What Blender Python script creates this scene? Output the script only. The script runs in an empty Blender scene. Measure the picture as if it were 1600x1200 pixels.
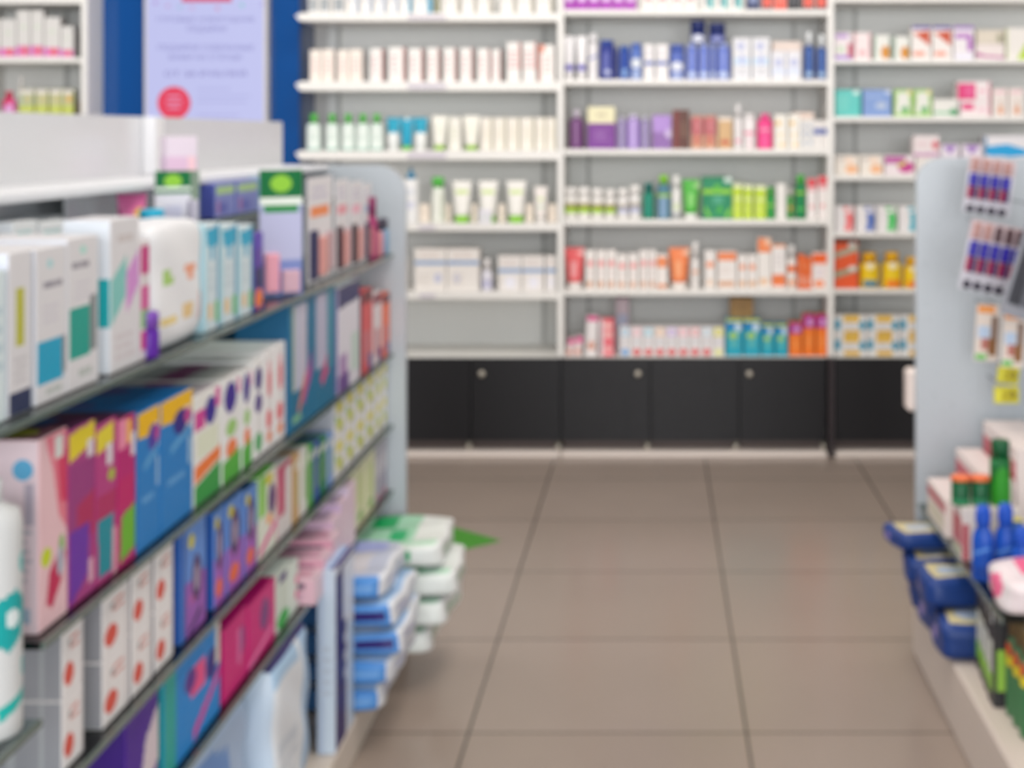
import bpy, math, random
from mathutils import Vector

SC = bpy.context.scene
COL = SC.collection
PI = math.pi

# ------------------------------------------------------------------ camera
# pinhole: f = 2328 px on a 1600 px wide frame; optical axis at pixel (1025, 212)
F = 2328.0
CX, CY, CH = 1025.0, 212.0, 1.30
cam_d = bpy.data.cameras.new('camera')
cam = bpy.data.objects.new('camera', cam_d)
COL.objects.link(cam)
cam.location = (0, 0, CH)
cam.rotation_euler = (PI / 2, 0, 0)
cam_d.sensor_width = 36.0
cam_d.lens = 36.0 * F / 1600.0
cam_d.shift_x = -(CX - 800.0) / 1600.0
cam_d.shift_y = -(600.0 - CY) / 1600.0
cam_d.clip_start = 0.05
cam_d.dof.use_dof = True            # the photograph is out of focus everywhere: lens set to its near stop
cam_d.dof.focus_distance = 0.15
cam_d.dof.aperture_fstop = 60.0
SC.camera = cam

# ------------------------------------------------------------------ light
SC.view_settings.view_transform = 'Standard'
SC.view_settings.look = 'None'
SC.view_settings.gamma = 1.0
SC.view_settings.use_curve_mapping = False
SC.view_settings.exposure = 0.0

world = bpy.data.worlds.new('shop daylight')
SC.world = world
world.use_nodes = True
bg = world.node_tree.nodes['Background']
bg.inputs[0].default_value = (0.93, 0.97, 1.0, 1)
bg.inputs[1].default_value = 0.36


def area(name, loc, size, power, color, rot=(0, 0, 0)):
    d = bpy.data.lights.new(name, 'AREA')
    d.shape = 'RECTANGLE'
    d.size, d.size_y = size
    d.energy = power
    d.color = color
    o = bpy.data.objects.new(name, d)
    COL.objects.link(o)
    o.location = loc
    o.rotation_euler = rot
    return o


area('ceiling_lamp_wall', (-0.5, 4.5, 2.9), (5.0, 0.35), 39, (1.0, 0.93, 0.86), (math.radians(35), 0, 0))
area('ceiling_lamp_aisle', (0.1, 2.6, 2.9), (0.7, 2.2), 37, (1.0, 0.92, 0.84))
area('ceiling_lamp_side', (-2.2, 3.6, 2.9), (0.7, 2.2), 22, (0.97, 0.98, 1.0))
area('shop_window', (0.2, -4.4, 1.6), (6.5, 2.4), 395, (0.975, 0.985, 1.0), (PI / 2, 0, 0))


# ------------------------------------------------------------------ materials
_M = {}


def lin(h):
    h = h.lstrip('#')
    out = []
    for i in (0, 2, 4):
        c = int(h[i:i + 2], 16) / 255.0
        out.append(c / 12.92 if c <= 0.04045 else ((c + 0.055) / 1.055) ** 2.4)
    return (out[0], out[1], out[2], 1.0)


def M(h, rough=0.42, spec=0.4, metal=0.0, emit=0.0):
    key = (h, rough, spec, metal, emit)
    if key in _M:
        return _M[key]
    m = bpy.data.materials.new('print_' + h.lstrip('#'))
    m.use_nodes = True
    nt = m.node_tree
    b = nt.nodes['Principled BSDF']
    b.inputs['Base Color'].default_value = lin(h)
    b.inputs['Specular IOR Level'].default_value = spec
    b.inputs['Metallic'].default_value = metal
    if emit:
        b.inputs['Emission Color'].default_value = lin(h)
        b.inputs['Emission Strength'].default_value = emit
        b.inputs['Base Color'].default_value = (0.02, 0.02, 0.02, 1)
        b.inputs['Roughness'].default_value = 0.3
    else:
        n = nt.nodes.new('ShaderNodeTexNoise')
        n.inputs['Scale'].default_value = 45.0
        tc = nt.nodes.new('ShaderNodeTexCoord')
        mr = nt.nodes.new('ShaderNodeMapRange')
        mr.inputs['To Min'].default_value = max(0.05, rough - 0.08)
        mr.inputs['To Max'].default_value = rough + 0.08
        nt.links.new(tc.outputs['Object'], n.inputs['Vector'])
        nt.links.new(n.outputs['Fac'], mr.inputs['Value'])
        nt.links.new(mr.outputs['Result'], b.inputs['Roughness'])
    _M[key] = m
    return m


def glass_mat(name, tint, gloss=0.12):
    m = bpy.data.materials.new(name)
    m.use_nodes = True
    nt = m.node_tree
    nt.nodes.clear()
    o = nt.nodes.new('ShaderNodeOutputMaterial')
    mx = nt.nodes.new('ShaderNodeMixShader')
    t = nt.nodes.new('ShaderNodeBsdfTransparent')
    t.inputs[0].default_value = (*tint, 1)
    g = nt.nodes.new('ShaderNodeBsdfGlossy')
    g.inputs['Roughness'].default_value = 0.06
    fr = nt.nodes.new('ShaderNodeFresnel')
    fr.inputs['IOR'].default_value = 1.45
    nt.links.new(fr.outputs[0], mx.inputs[0])
    nt.links.new(t.outputs[0], mx.inputs[1])
    nt.links.new(g.outputs[0], mx.inputs[2])
    nt.links.new(mx.outputs[0], o.inputs[0])
    return m


GLASS = glass_mat('shelf glass', (0.72, 0.80, 0.78))


def floor_mat():
    m = bpy.data.materials.new('floor tile')
    m.use_nodes = True
    nt = m.node_tree
    b = nt.nodes['Principled BSDF']
    tc = nt.nodes.new('ShaderNodeTexCoord')
    mp = nt.nodes.new('ShaderNodeMapping')
    mp.inputs['Location'].default_value = (0.408 + 6.05, -3.244 + 6.0, 0)
    br = nt.nodes.new('ShaderNodeTexBrick')
    br.offset = 0.0
    br.inputs['Scale'].default_value = 1.0
    br.inputs['Brick Width'].default_value = 0.605
    br.inputs['Row Height'].default_value = 0.60
    br.inputs['Mortar Size'].default_value = 0.0035
    br.inputs['Mortar Smooth'].default_value = 0.3
    br.inputs['Color1'].default_value = lin('#a2948a')
    br.inputs['Color2'].default_value = lin('#9d8f84')
    br.inputs['Mortar'].default_value = lin('#4a423b')
    nz = nt.nodes.new('ShaderNodeTexNoise')
    nz.inputs['Scale'].default_value = 2.3
    nz.inputs['Detail'].default_value = 4
    mixc = nt.nodes.new('ShaderNodeMixRGB')
    mixc.blend_type = 'MULTIPLY'
    mixc.inputs[0].default_value = 0.35
    rmp = nt.nodes.new('ShaderNodeMapRange')
    rmp.inputs['To Min'].default_value = 0.75
    rmp.inputs['To Max'].default_value = 1.1
    rr = nt.nodes.new('ShaderNodeMapRange')
    rr.inputs['To Min'].default_value = 0.17
    rr.inputs['To Max'].default_value = 0.27
    nt.links.new(tc.outputs['Object'], mp.inputs[0])
    nt.links.new(mp.outputs[0], br.inputs['Vector'])
    nt.links.new(tc.outputs['Object'], nz.inputs['Vector'])
    nt.links.new(nz.outputs['Fac'], rmp.inputs['Value'])
    nt.links.new(br.outputs['Color'], mixc.inputs[1])
    nt.links.new(rmp.outputs[0], mixc.inputs[2])
    nt.links.new(mixc.outputs[0], b.inputs['Base Color'])
    nt.links.new(nz.outputs['Fac'], rr.inputs['Value'])
    nt.links.new(rr.outputs[0], b.inputs['Roughness'])
    b.inputs['Specular IOR Level'].default_value = 0.35
    return m


# ------------------------------------------------------------------ mesh builder
class MB:
    def __init__(s):
        s.v, s.f, s.mi, s.sm, s.mats, s.key = [], [], [], [], [], {}

    def mat(s, m):
        if isinstance(m, str):
            m = M(m)
        if m not in s.mats:
            s.mats.append(m)
        return s.mats.index(m)

    def vert(s, p, weld=True):
        k = (round(p[0], 5), round(p[1], 5), round(p[2], 5))
        if weld and k in s.key:
            return s.key[k]
        s.v.append(tuple(p))
        s.key[k] = len(s.v) - 1
        return len(s.v) - 1

    def face(s, pts, m, smooth=False):
        idx = []
        for p in pts:
            i = s.vert(p)
            if i not in idx:
                idx.append(i)
        if len(idx) < 3:
            return
        s.f.append(idx)
        s.mi.append(s.mat(m))
        s.sm.append(smooth)

    def box(s, lo, hi, m, c=0.0):
        x0, y0, z0 = lo
        x1, y1, z1 = hi
        gridbox(s, lo, hi, {}, m, c)

    def build(s, name, parent=None, loc=None, rot=None):
        me = bpy.data.meshes.new(name)
        me.from_pydata(s.v, [], s.f)
        for m in s.mats:
            me.materials.append(m)
        me.polygons.foreach_set('material_index', s.mi)
        me.polygons.foreach_set('use_smooth', s.sm)
        me.update()
        o = bpy.data.objects.new(name, me)
        COL.objects.link(o)
        if parent:
            o.parent = parent
        if loc:
            o.location = loc
        if rot:
            o.rotation_euler = rot
        return o


def expand(dec):
    out = []
    for d in dec:
        if d[0] == 't':            # small print: rows of short bars
            _, u0, v0, u1, v1, n, c = d
            rnd = random.Random(int(1000 * (u0 + 3 * v0 + 7 * u1)) + n)
            hh = (v1 - v0) / n
            for i in range(n):
                va = v1 - (i + 0.72) * hh
                u = u0 + rnd.uniform(0, 0.12) * (u1 - u0)
                e = u1 - rnd.uniform(0, 0.25) * (u1 - u0)
                g = u + (e - u) * rnd.uniform(0.35, 0.65)
                out.append(('r', u, va, g - 0.02 * (u1 - u0), va + 0.5 * hh, c))
                out.append(('r', g + 0.02 * (u1 - u0), va, e, va + 0.5 * hh, c))
        else:
            out.append(d)
    return out


def inside(d, u, v):
    k = d[0]
    if k == 'r':
        return d[1] <= u <= d[3] and d[2] <= v <= d[4]
    if k == 'e':
        return ((u - d[1]) / d[3]) ** 2 + ((v - d[2]) / d[4]) ** 2 <= 1
    if k == 'p':
        P = d[1]
        r = False
        j = len(P) - 1
        for i in range(len(P)):
            if (P[i][1] > v) != (P[j][1] > v) and u < (P[j][0] - P[i][0]) * (v - P[i][1]) / (P[j][1] - P[i][1]) + P[i][0]:
                r = not r
            j = i
        return r
    return False


def cuts(dec, n=18):
    U, V = {0.0, 1.0}, {0.0, 1.0}
    for d in dec:
        if d[0] == 'r':
            U |= {d[1], d[3]}
            V |= {d[2], d[4]}
        else:
            if d[0] == 'e':
                a0, a1, b0, b1 = d[1] - d[3], d[1] + d[3], d[2] - d[4], d[2] + d[4]
            else:
                a0, a1 = min(p[0] for p in d[1]), max(p[0] for p in d[1])
                b0, b1 = min(p[1] for p in d[1]), max(p[1] for p in d[1])
            U |= {a0 + (a1 - a0) * i / n for i in range(n + 1)}
            V |= {b0 + (b1 - b0) * i / n for i in range(n + 1)}
    res = []
    for S in (U, V):
        L = sorted(min(1.0, max(0.0, x)) for x in S)
        o = [L[0]]
        for x in L[1:]:
            if x - o[-1] > 0.004:
                o.append(x)
        if o[-1] < 1.0:
            o[-1] = 1.0
        res.append(o)
    return res


def color_at(dec, u, v, base):
    for d in reversed(dec):
        if inside(d, u, v):
            return d[-1]
    return base


def facegrid(mb, O, U, V, dec, base):
    dec = expand(dec)
    cu, cv = cuts(dec)
    O, U, V = Vector(O), Vector(U), Vector(V)
    for i in range(len(cu) - 1):
        for j in range(len(cv) - 1):
            c = color_at(dec, (cu[i] + cu[i + 1]) / 2, (cv[j] + cv[j + 1]) / 2, base)
            mb.face([O + U * cu[i] + V * cv[j], O + U * cu[i + 1] + V * cv[j],
                     O + U * cu[i + 1] + V * cv[j + 1], O + U * cu[i] + V * cv[j + 1]], c)


def gridbox(mb, lo, hi, faces, base, c=0.0):
    """A chamfered box. faces: side letter -> (base colour, decals). F -y, K +y, L -x, R +x, T +z, D -z."""
    x0, y0, z0 = lo
    x1, y1, z1 = hi
    c = min(c, 0.2 * min(x1 - x0, y1 - y0, z1 - z0))
    w, d, h = x1 - x0, y1 - y0, z1 - z0
    a, b, g = w - 2 * c, d - 2 * c, h - 2 * c
    spec = {
        'F': ((x0 + c, y0, z0 + c), (a, 0, 0), (0, 0, g)),
        'K': ((x1 - c, y1, z0 + c), (-a, 0, 0), (0, 0, g)),
        'L': ((x0, y1 - c, z0 + c), (0, -b, 0), (0, 0, g)),
        'R': ((x1, y0 + c, z0 + c), (0, b, 0), (0, 0, g)),
        'T': ((x0 + c, y0 + c, z1), (a, 0, 0), (0, b, 0)),
        'D': ((x0 + c, y1 - c, z0), (a, 0, 0), (0, -b, 0)),
    }
    for k, (O, U, V) in spec.items():
        bc, dec = faces.get(k, (base, []))
        facegrid(mb, O, U, V, dec, bc or base)
    if c > 0:
        X, Y, Z = ((x0, x0 + c), (x1, x1 - c)), ((y0, y0 + c), (y1, y1 - c)), ((z0, z0 + c), (z1, z1 - c))
        eb = base
        for sy in (0, 1):
            for sz in (0, 1):
                q = [(X[0][1], Y[sy][0], Z[sz][1]), (X[1][1], Y[sy][0], Z[sz][1]), (X[1][1], Y[sy][1], Z[sz][0]), (X[0][1], Y[sy][1], Z[sz][0])]
                mb.face(q if sy != sz else q[::-1], eb)
        for sx in (0, 1):
            for sz in (0, 1):
                q = [(X[sx][0], Y[0][1], Z[sz][1]), (X[sx][0], Y[1][1], Z[sz][1]), (X[sx][1], Y[1][1], Z[sz][0]), (X[sx][1], Y[0][1], Z[sz][0])]
                mb.face(q if sx == sz else q[::-1], eb)
        for sx in (0, 1):
            for sy in (0, 1):
                q = [(X[sx][0], Y[sy][1], Z[0][1]), (X[sx][0], Y[sy][1], Z[1][1]), (X[sx][1], Y[sy][0], Z[1][1]), (X[sx][1], Y[sy][0], Z[0][1])]
                mb.face(q if sx != sy else q[::-1], eb)
                for sz in (0, 1):
                    t = [(X[sx][0], Y[sy][1], Z[sz][1]), (X[sx][1], Y[sy][0], Z[sz][1]), (X[sx][1], Y[sy][1], Z[sz][0])]
                    mb.face(t if (sx + sy + sz) % 2 == 0 else t[::-1], eb)


def lathe(mb, prof, color, dec=(), sy=1.0, seg=22, sx=1.0, cx=0.0, cy=0.0):
    """Revolve [(r, z)]; dec is painted over the front half, u across, v along the height."""
    dec = expand(list(dec))
    seg = 44 if dec else seg
    z0, z1 = min(p[1] for p in prof), max(p[1] for p in prof)
    zs = cuts(dec)[1] if dec else []
    P = []
    for (ra, za), (rb, zb) in zip(prof, prof[1:]):
        P.append((ra, za))
        if zb > za + 1e-6:
            for t in zs:
                z = z0 + t * (z1 - z0)
                if za + 1e-4 < z < zb - 1e-4:
                    k = (z - za) / (zb - za)
                    P.append((ra + (rb - ra) * k, z))
    P.append(prof[-1])
    for (ra, za), (rb, zb) in zip(P, P[1:]):
        vm = ((za + zb) / 2 - z0) / max(1e-6, z1 - z0)
        for i in range(seg):
            t0, t1 = 2 * PI * i / seg, 2 * PI * (i + 1) / seg
            tm = (t0 + t1) / 2
            c = color
            if dec:
                u = 0.5 + 0.5 * math.cos(tm)
                c = color_at(dec, u, vm, color)
            p = lambda r, t, z: (cx + r * sx * math.cos(t), cy + r * sy * math.sin(t), z)
            mb.face([p(ra, t0, za), p(ra, t1, za), p(rb, t1, zb), p(rb, t0, zb)], c, True)


def soft(mb, w, d, h, color, faces=None, n=10, e=6.0, crinkle=0.004, pinch=0.0, seed=1, z0=0.0):
    """A soft film pack: a rounded, slightly crinkled block, w x d x h, standing at z0."""
    faces = faces or {}
    rnd = random.Random(seed)
    ph = [rnd.uniform(0, 6.3) for _ in range(6)]

    def pt(x, y, z):
        r = (abs(x) ** e + abs(y) ** e + abs(z) ** e) ** (1 / e)
        m = max(abs(x), abs(y), abs(z), 1e-6)
        x, y, z = x / r * m, y / r * m, z / r * m
        if pinch:
            z *= 1 - pinch * abs(x) ** 6
        X, Y, Z = x * w / 2, y * d / 2, z * h / 2
        q = crinkle
        X += q * math.sin(31 * Y + 47 * Z + ph[0]) * abs(x)
        Y += q * math.sin(37 * X + 53 * Z + ph[1]) * abs(y)
        if z > 0:
            Z += q * math.sin(41 * X + 29 * Y + ph[2]) * z
        return (X, Y, Z + h / 2 + z0)
    L = [-1 + 2 * i / n for i in range(n + 1)]
    for k in 'FKLRTD':
        bc, dec = faces.get(k, (color, []))
        bc = bc or color
        dec = expand(dec)
        for i in range(n):
            for j in range(n):
                um, vm = (i + .5) / n, (j + .5) / n
                c = color_at(dec, um, vm, bc)
                q = [(L[i], L[j]), (L[i + 1], L[j]), (L[i + 1], L[j + 1]), (L[i], L[j + 1])]
                g = {'F': lambda u, v: pt(u, -1, v), 'K': lambda u, v: pt(-u, 1, v), 'L': lambda u, v: pt(-1, -u, v),
                     'R': lambda u, v: pt(1, u, v), 'T': lambda u, v: pt(u, v, 1), 'D': lambda u, v: pt(u, -v, -1)}[k]
                mb.face([g(u, v) for u, v in q], c, True)


# ------------------------------------------------------------------ things
def empty(name):
    o = bpy.data.objects.new(name, None)
    o.empty_display_size = 0.03
    COL.objects.link(o)
    return o


def dup(root):
    r = root.copy()
    COL.objects.link(r)
    for k in ('label', 'group'):
        if k in r:
            del r[k]
    for ch in list(root.children):
        c = ch.copy()
        COL.objects.link(c)
        c.parent = r
        for g in list(ch.children):
            e = g.copy()
            COL.objects.link(e)
            e.parent = c
    return r


_CACHE = {}


def spawn(key, fn):
    if key in _CACHE:
        return dup(_CACHE[key])
    o = fn()
    _CACHE[key] = o
    return o


def tag(o, label, cat, group=None, kind=None):
    if label:
        o['label'] = label
    if cat:
        o['category'] = cat
    if group:
        o['group'] = group
    if kind:
        o['kind'] = kind
    return o


def struct(o):
    o['kind'] = 'structure'
    return o


ITEMS = []     # (root, desc, loc, order, category): labels are written at the end


def reg(o, desc, loc, order, cat):
    o['category'] = cat
    ITEMS.append((o, desc, loc, order))
    return o


def R3(*a):
    return tuple(round(x, 3) for x in a)


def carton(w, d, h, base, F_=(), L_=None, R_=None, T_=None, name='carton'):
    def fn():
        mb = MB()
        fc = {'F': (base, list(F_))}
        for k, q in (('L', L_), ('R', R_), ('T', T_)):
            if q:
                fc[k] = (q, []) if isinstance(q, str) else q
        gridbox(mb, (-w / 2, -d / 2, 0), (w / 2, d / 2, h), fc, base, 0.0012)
        return mb.build(name)
    return spawn((name, R3(w, d, h), base, repr(F_), repr(L_), repr(R_), repr(T_)), fn)


def bottle(w, h, body, cap, dec=(), capf=0.2, capr=0.55, sy=0.75, shoulder=0.1, name='bottle', pointed=False, capdec=()):
    def fn():
        root = empty(name)
        r = w / 2
        zc = h * (1 - capf)
        mb = MB()
        sh = shoulder * h
        lathe(mb, [(0, 0), (r * .93, 0), (r, 0.004), (r, zc - sh), (r * .9, zc - sh * .45), (r * max(capr * .85, .3), zc - .002), (r * capr * .8, zc + 0.003), (0, zc + .003)],
              body, dec, sy)
        mb.build('body', root)
        mb = MB()
        cr = r * capr
        s2 = 1.0 if capr < .8 else sy
        if pointed:
            lathe(mb, [(0, zc), (cr, zc), (cr, zc + .3 * (h - zc)), (cr * .45, zc + .5 * (h - zc)), (cr * .3, h - .002), (0, h)], cap, sy=s2)
        else:
            lathe(mb, [(0, zc), (cr, zc), (cr, h - .002), (cr * .9, h), (0, h)], cap, capdec, sy=s2)
        mb.build('cap', root)
        return root
    return spawn((name, R3(w, h), body, cap, repr(dec), capf, capr, sy, shoulder, pointed, repr(capdec)), fn)


def tube(w, h, body, cap, dec=(), capf=0.14, name='tube'):
    def fn():
        root = empty(name)
        mb = MB()
        de = expand(list(dec))
        z0 = h * capf
        vs = sorted(set([i / 12 for i in range(13)] + cuts(de)[1]))
        seg = 24
        ring = []
        for t in vs:
            a = w / 2 * (0.74 + 0.26 * t)
            bq = max(0.0015, w / 2 * 0.72 * (1 - min(1, t / .93)) ** 0.8)
            ring.append((a, bq, z0 + t * (h - z0)))
        for k in range(len(vs) - 1):
            vm = (vs[k] + vs[k + 1]) / 2
            for i in range(seg):
                t0, t1 = 2 * PI * i / seg, 2 * PI * (i + 1) / seg
                u = .5 + .5 * math.cos((t0 + t1) / 2)
                c = color_at(de, u, vm, body)
                p = lambda R, t: (R[0] * math.cos(t), R[1] * math.sin(t), R[2])
                mb.face([p(ring[k], t0), p(ring[k], t1), p(ring[k + 1], t1), p(ring[k + 1], t0)], c, True)
        for R, fl in ((ring[-1], 0), (ring[0], 1)):
            q = [(R[0] * math.cos(2 * PI * i / seg), R[1] * math.sin(2 * PI * i / seg), R[2]) for i in range(seg)]
            mb.face(q[::-1] if fl else q, body)
        mb.build('body', root)
        mb = MB()
        r = w / 2 * .72
        lathe(mb, [(0, 0), (r * .95, 0), (r, .002), (r, z0 - .001), (0, z0 - .001)], cap)
        mb.build('cap', root)
        return root
    return spawn((name, R3(w, h), body, cap, repr(dec), capf), fn)


def jar(w, h, body, lid, dec=(), lidf=0.3, lidr=1.0, name='jar', sy=1.0):
    return bottle(w, h, body, lid, dec, lidf, lidr, sy, 0.06, name)


def spray(w, h, body, head, dec=(), name='spray_bottle'):
    def fn():
        root = empty(name)
        r = w / 2
        mb = MB()
        lathe(mb, [(0, 0), (r * .95, 0), (r, .004), (r, h * .52), (r * .9, h * .62), (r * .6, h * .7), (r * .55, h * .76), (0, h * .76)], body, dec, .75)
        mb.build('body', root)
        mb = MB()
        lathe(mb, [(0, h * .74), (r * .62, h * .74), (r * .7, h * .8), (r * .66, h * .93), (r * .5, h), (0, h)], head, sy=1.2)
        mb.build('spray_head', root)
        mb = MB()
        gridbox(mb, (-r * .22, -r * 1.25, h * .86), (r * .22, -r * .3, h * .96), {}, head, .001)
        mb.build('nozzle', root)
        return root
    return spawn((name, R3(w, h), body, head, repr(dec)), fn)


def pack(w, d, h, color, faces, name='wipes_pack', pinch=.35, e=6., crinkle=.003, seed=1, n=12, lid=None):
    def fn():
        if lid:
            root = empty(name)
            mb = MB()
            soft(mb, w, d, h, color, faces, n, e, crinkle, pinch, seed)
            mb.build('film_wrap', root)
            mb = MB()
            lw, ld = w * .42, d * .5
            gridbox(mb, (-lw / 2, -ld / 2, h - .002), (lw / 2, ld / 2, h + .006), {}, lid, .003)
            mb.build('lid', root)
            return root
        mb = MB()
        soft(mb, w, d, h, color, faces, n, e, crinkle, pinch, seed)
        return mb.build(name)
    return spawn((name, R3(w, d, h), color, repr(faces), seed, lid, pinch, e), fn)


def blister(w, h, card, dec, bubbles, name='blister_pack', bd=.018):
    """Thin printed card with clear-tipped product shapes moulded on its front. bubbles: (u0, v0, u1, v1, colour)"""
    def fn():
        root = empty(name)
        mb = MB()
        gridbox(mb, (-w / 2, -.0012, 0), (w / 2, .0012, h), {'F': (card, list(dec))}, card, 0)
        mb.build('card', root)
        for (u0, v0, u1, v1, c) in bubbles:
            mb = MB()
            x0, x1 = (u0 - .5) * w, (u1 - .5) * w
            gridbox(mb, (x0, -bd, v0 * h), (x1, -.0011, v1 * h), {}, c, .004)
            mb.build('bubble', root)
        return root
    return spawn((name, R3(w, h), card, repr(dec), repr(bubbles)), fn)


W, W2, CR = '#efece8', '#e4e2e0', '#ece2d4'

# ------------------------------------------------------------------ setting
mb = MB()
mb.box((-4.2, -4.6, -0.05), (3.6, 6.6, 0), floor_mat())
struct(mb.build('floor'))
mb = MB()
mb.box((-4.2, 6.5, 0), (3.6, 6.6, 3.0), '#d9d7d2')
struct(mb.build('wall_back'))
mb = MB()
mb.box((-4.2, -4.6, 3.0), (3.6, 6.6, 3.08), '#e8e6e2')
struct(mb.build('ceiling'))

YF = 6.05                      # front of the wall shelving
K = YF / F


def XP(px, Y=YF):
    return (px - CX) * Y / F


def ZP(py, Y=YF):
    return CH - (py - CY) * Y / F


YB = 6.43                      # back panels
ZC = ZP(558)                   # top of the base cabinets
WHT = M('#eceae6', .35)
GREY = M('#ecedea', .5)
RAIL = M('#bfc0bd', .5)
TAGC = M('#cfc9d2', .5)


def shelf_obj(root, x0, x1, yt, yb, y0=YF, brackets=False, tags=()):
    z1, z0 = ZP(yt), ZP(yb)
    mb = MB()
    mb.box((x0, y0, z0), (x1, YB - .002, z1), WHT, .002)
    s = mb.build('shelf', root)
    if brackets:
        mb = MB()
        pts = [(x0 - .02, z1 - .012), (x0 - .001, z1 - .002), (x0 - .001, z0 + .002)]
        yy = (y0 + .005, YB - .005)
        mb.face([(p[0], yy[0], p[1]) for p in pts], WHT)
        mb.face([(p[0], yy[1], p[1]) for p in pts][::-1], WHT)
        for i in range(3):
            a, b = pts[i], pts[(i + 1) % 3]
            mb.face([(b[0], yy[0], b[1]), (a[0], yy[0], a[1]), (a[0], yy[1], a[1]), (b[0], yy[1], b[1])], WHT)
        mb.build('bracket', s)
    for (a, b) in tags:
        mb = MB()
        mb.box((XP(a), y0 - .002, z0 + .006), (XP(b), y0 + .0005, z1 - .008), TAGC)
        mb.build('price_label', s)
    return z1


def bay(label, x0, x1, shelves, y_low, tops, left=True, right=True, rails=(), brackets=False, tags=None, bx0=None):
    root = empty('wall_shelving')
    zt = 2.35
    tag(root, label, 'shelving', 'white shelving bays along the back wall')
    mb = MB()
    mb.box((bx0 if bx0 is not None else x0, YB, y_low), (x1, YB + .02, zt), GREY)
    mb.build('back_panel', root)
    t = .024
    if left:
        mb = MB()
        mb.box((x0 - t / 2, YF - .004, y_low), (x0 + t / 2, YB - .001, zt), WHT, .001)
        mb.build('side_panel', root)
    if right:
        mb = MB()
        mb.box((x1 - t / 2, YF - .004, y_low), (x1 + t / 2, YB - .001, zt), WHT, .001)
        mb.build('side_panel', root)
    for r in rails:
        mb = MB()
        mb.box((XP(r, YB) - .008, YB - .012, y_low), (XP(r, YB) + .008, YB - .0005, zt), RAIL)
        mb.build('slotted_rail', root)
    zs = []
    for i, (a, b) in enumerate(shelves):
        zs.append(shelf_obj(root, x0 + (t / 2 if left else 0) + .001, x1 - (t / 2 if right else 0) - .001, a, b, brackets=brackets and i < 3,
                            tags=(tags[i] if tags else ())))
    return root, zs


_, ZA = bay('white wall bay of deep-lipped shelves beside the blue column', XP(468), XP(873), [(20, 33), (127, 142), (235, 250), (349, 361), (456, 468)], ZC, None,
            left=False, right=False, rails=(530, 850), brackets=True, tags=[[(637, 697)], [(637, 697)], [(637, 697)], [(655, 680)], [(655, 680)]], bx0=XP(480))
_, ZB = bay('middle white wall bay holding purple, green and orange toiletries', XP(876), XP(1298), [(15, 24), (124, 133), (233, 242), (343, 352), (453, 462)], ZC, None,
            left=True, right=False, rails=(920, 1240))
_, ZCc = bay('white wall bay of medicine cartons and yellow jars', XP(1298), XP(1720), [(-7, 3), (93, 100), (182, 190), (274, 282), (364, 371), (452, 459)], ZC, None,
             left=True, right=True, rails=(1336,))
_, ZZ = bay('corner wall bay of baby products beyond the blue column', XP(-60), XP(132), [(-4, 6), (90, 98), (189, 198), (300, 308)], ZC, None,
            left=True, right=True, rails=(105,))

# base cabinets: black doors on a pale plinth
BLK = M('#1a191c', .42, .3)
KNOB = M('#c9c2b4', .3, .5, .6)
PL = M('#6e605c', .5)
RL = M('#eadfd8', .4)


def cabinet(label, x0, x1, doors, knobs, foot=True):
    root = empty('base_cabinet')
    tag(root, label, 'cabinet', 'black base cabinets under the wall bays')
    z0 = ZP(690)
    mb = MB()
    mb.box((x0, YF + .02, z0), (x1, YB, ZC - .006), BLK)
    mb.build('body', root)
    mb = MB()
    mb.box((x0, YF + .012, ZC - .0055), (x1, YB, ZC - .0005), M('#efeeea', .4))
    mb.build('top_panel', root)
    mb = MB()
    mb.box((x0 + .005, YF + .06, .021), (x1 - .005, YF + .09, z0), PL)
    mb.build('plinth', root)
    mb = MB()
    mb.box((x0 + .002, YF - .03, .0), (x1 - .002, YF + .10, .02), RL, .003)
    mb.build('toe_rail', root)
    for i, (a, b) in enumerate(zip(doors, doors[1:])):
        mb = MB()
        mb.box((XP(a) + .002, YF, z0 + .002), (XP(b) - .002, YF + .011, ZC - .004), BLK, .0015)
        d = mb.build('door', root)
        for kx in knobs:
            if a < kx < b:
                mb = MB()
                P = [(0, 0), (.013, 0), (.013, .006), (.009, .011), (0, .012)]
                seg = 16
                for (ra, za), (rb, zb) in zip(P, P[1:]):
                    for s in range(seg):
                        t0, t1 = 2 * PI * s / seg, 2 * PI * (s + 1) / seg
                        q = [(ra * math.cos(t0), -za, ra * math.sin(t0)), (ra * math.cos(t1), -za, ra * math.sin(t1)),
                             (rb * math.cos(t1), -zb, rb * math.sin(t1)), (rb * math.cos(t0), -zb, rb * math.sin(t0))]
                        mb.face(q, KNOB, True)
                k = mb.build('knob', d)
                k.location = (XP(kx), YF - .0002, ZP(584))
    for a in doors[1:]:
        mb = MB()
        lathe(mb, [(0, .0205), (.012, .0205), (.010, .03), (.010, z0 - .001), (0, z0 - .001)], KNOB, cx=XP(a) - .012, cy=YF + .03)
        mb.build('foot', root)
    return root


cabinet('black base cabinet under the bay beside the blue column', XP(458), XP(876.5), (458, 597, 736, 876.5), (753,))
cabinet('black base cabinet under the middle wall bay, two round locks', XP(877), XP(1292), (877, 1016, 1155, 1292), (997, 1171))
cabinet('black base cabinet under the medicine carton bay', XP(1304), XP(1720), (1304, 1443, 1582, 1720), (1460,))
cabinet('black base cabinet under the corner baby product bay', XP(-60), XP(140), (-60, 40, 140), ())
mb = MB()
mb.box((XP(1294), YF - .03, 0), (XP(1302), YF + .03, ZC - .001), M('#3f383b', .3, .5, .3), .001)
o = mb.build('upright_post')
tag(o, 'slim dark post between the black cabinets under the wall bays', 'post')

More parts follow.
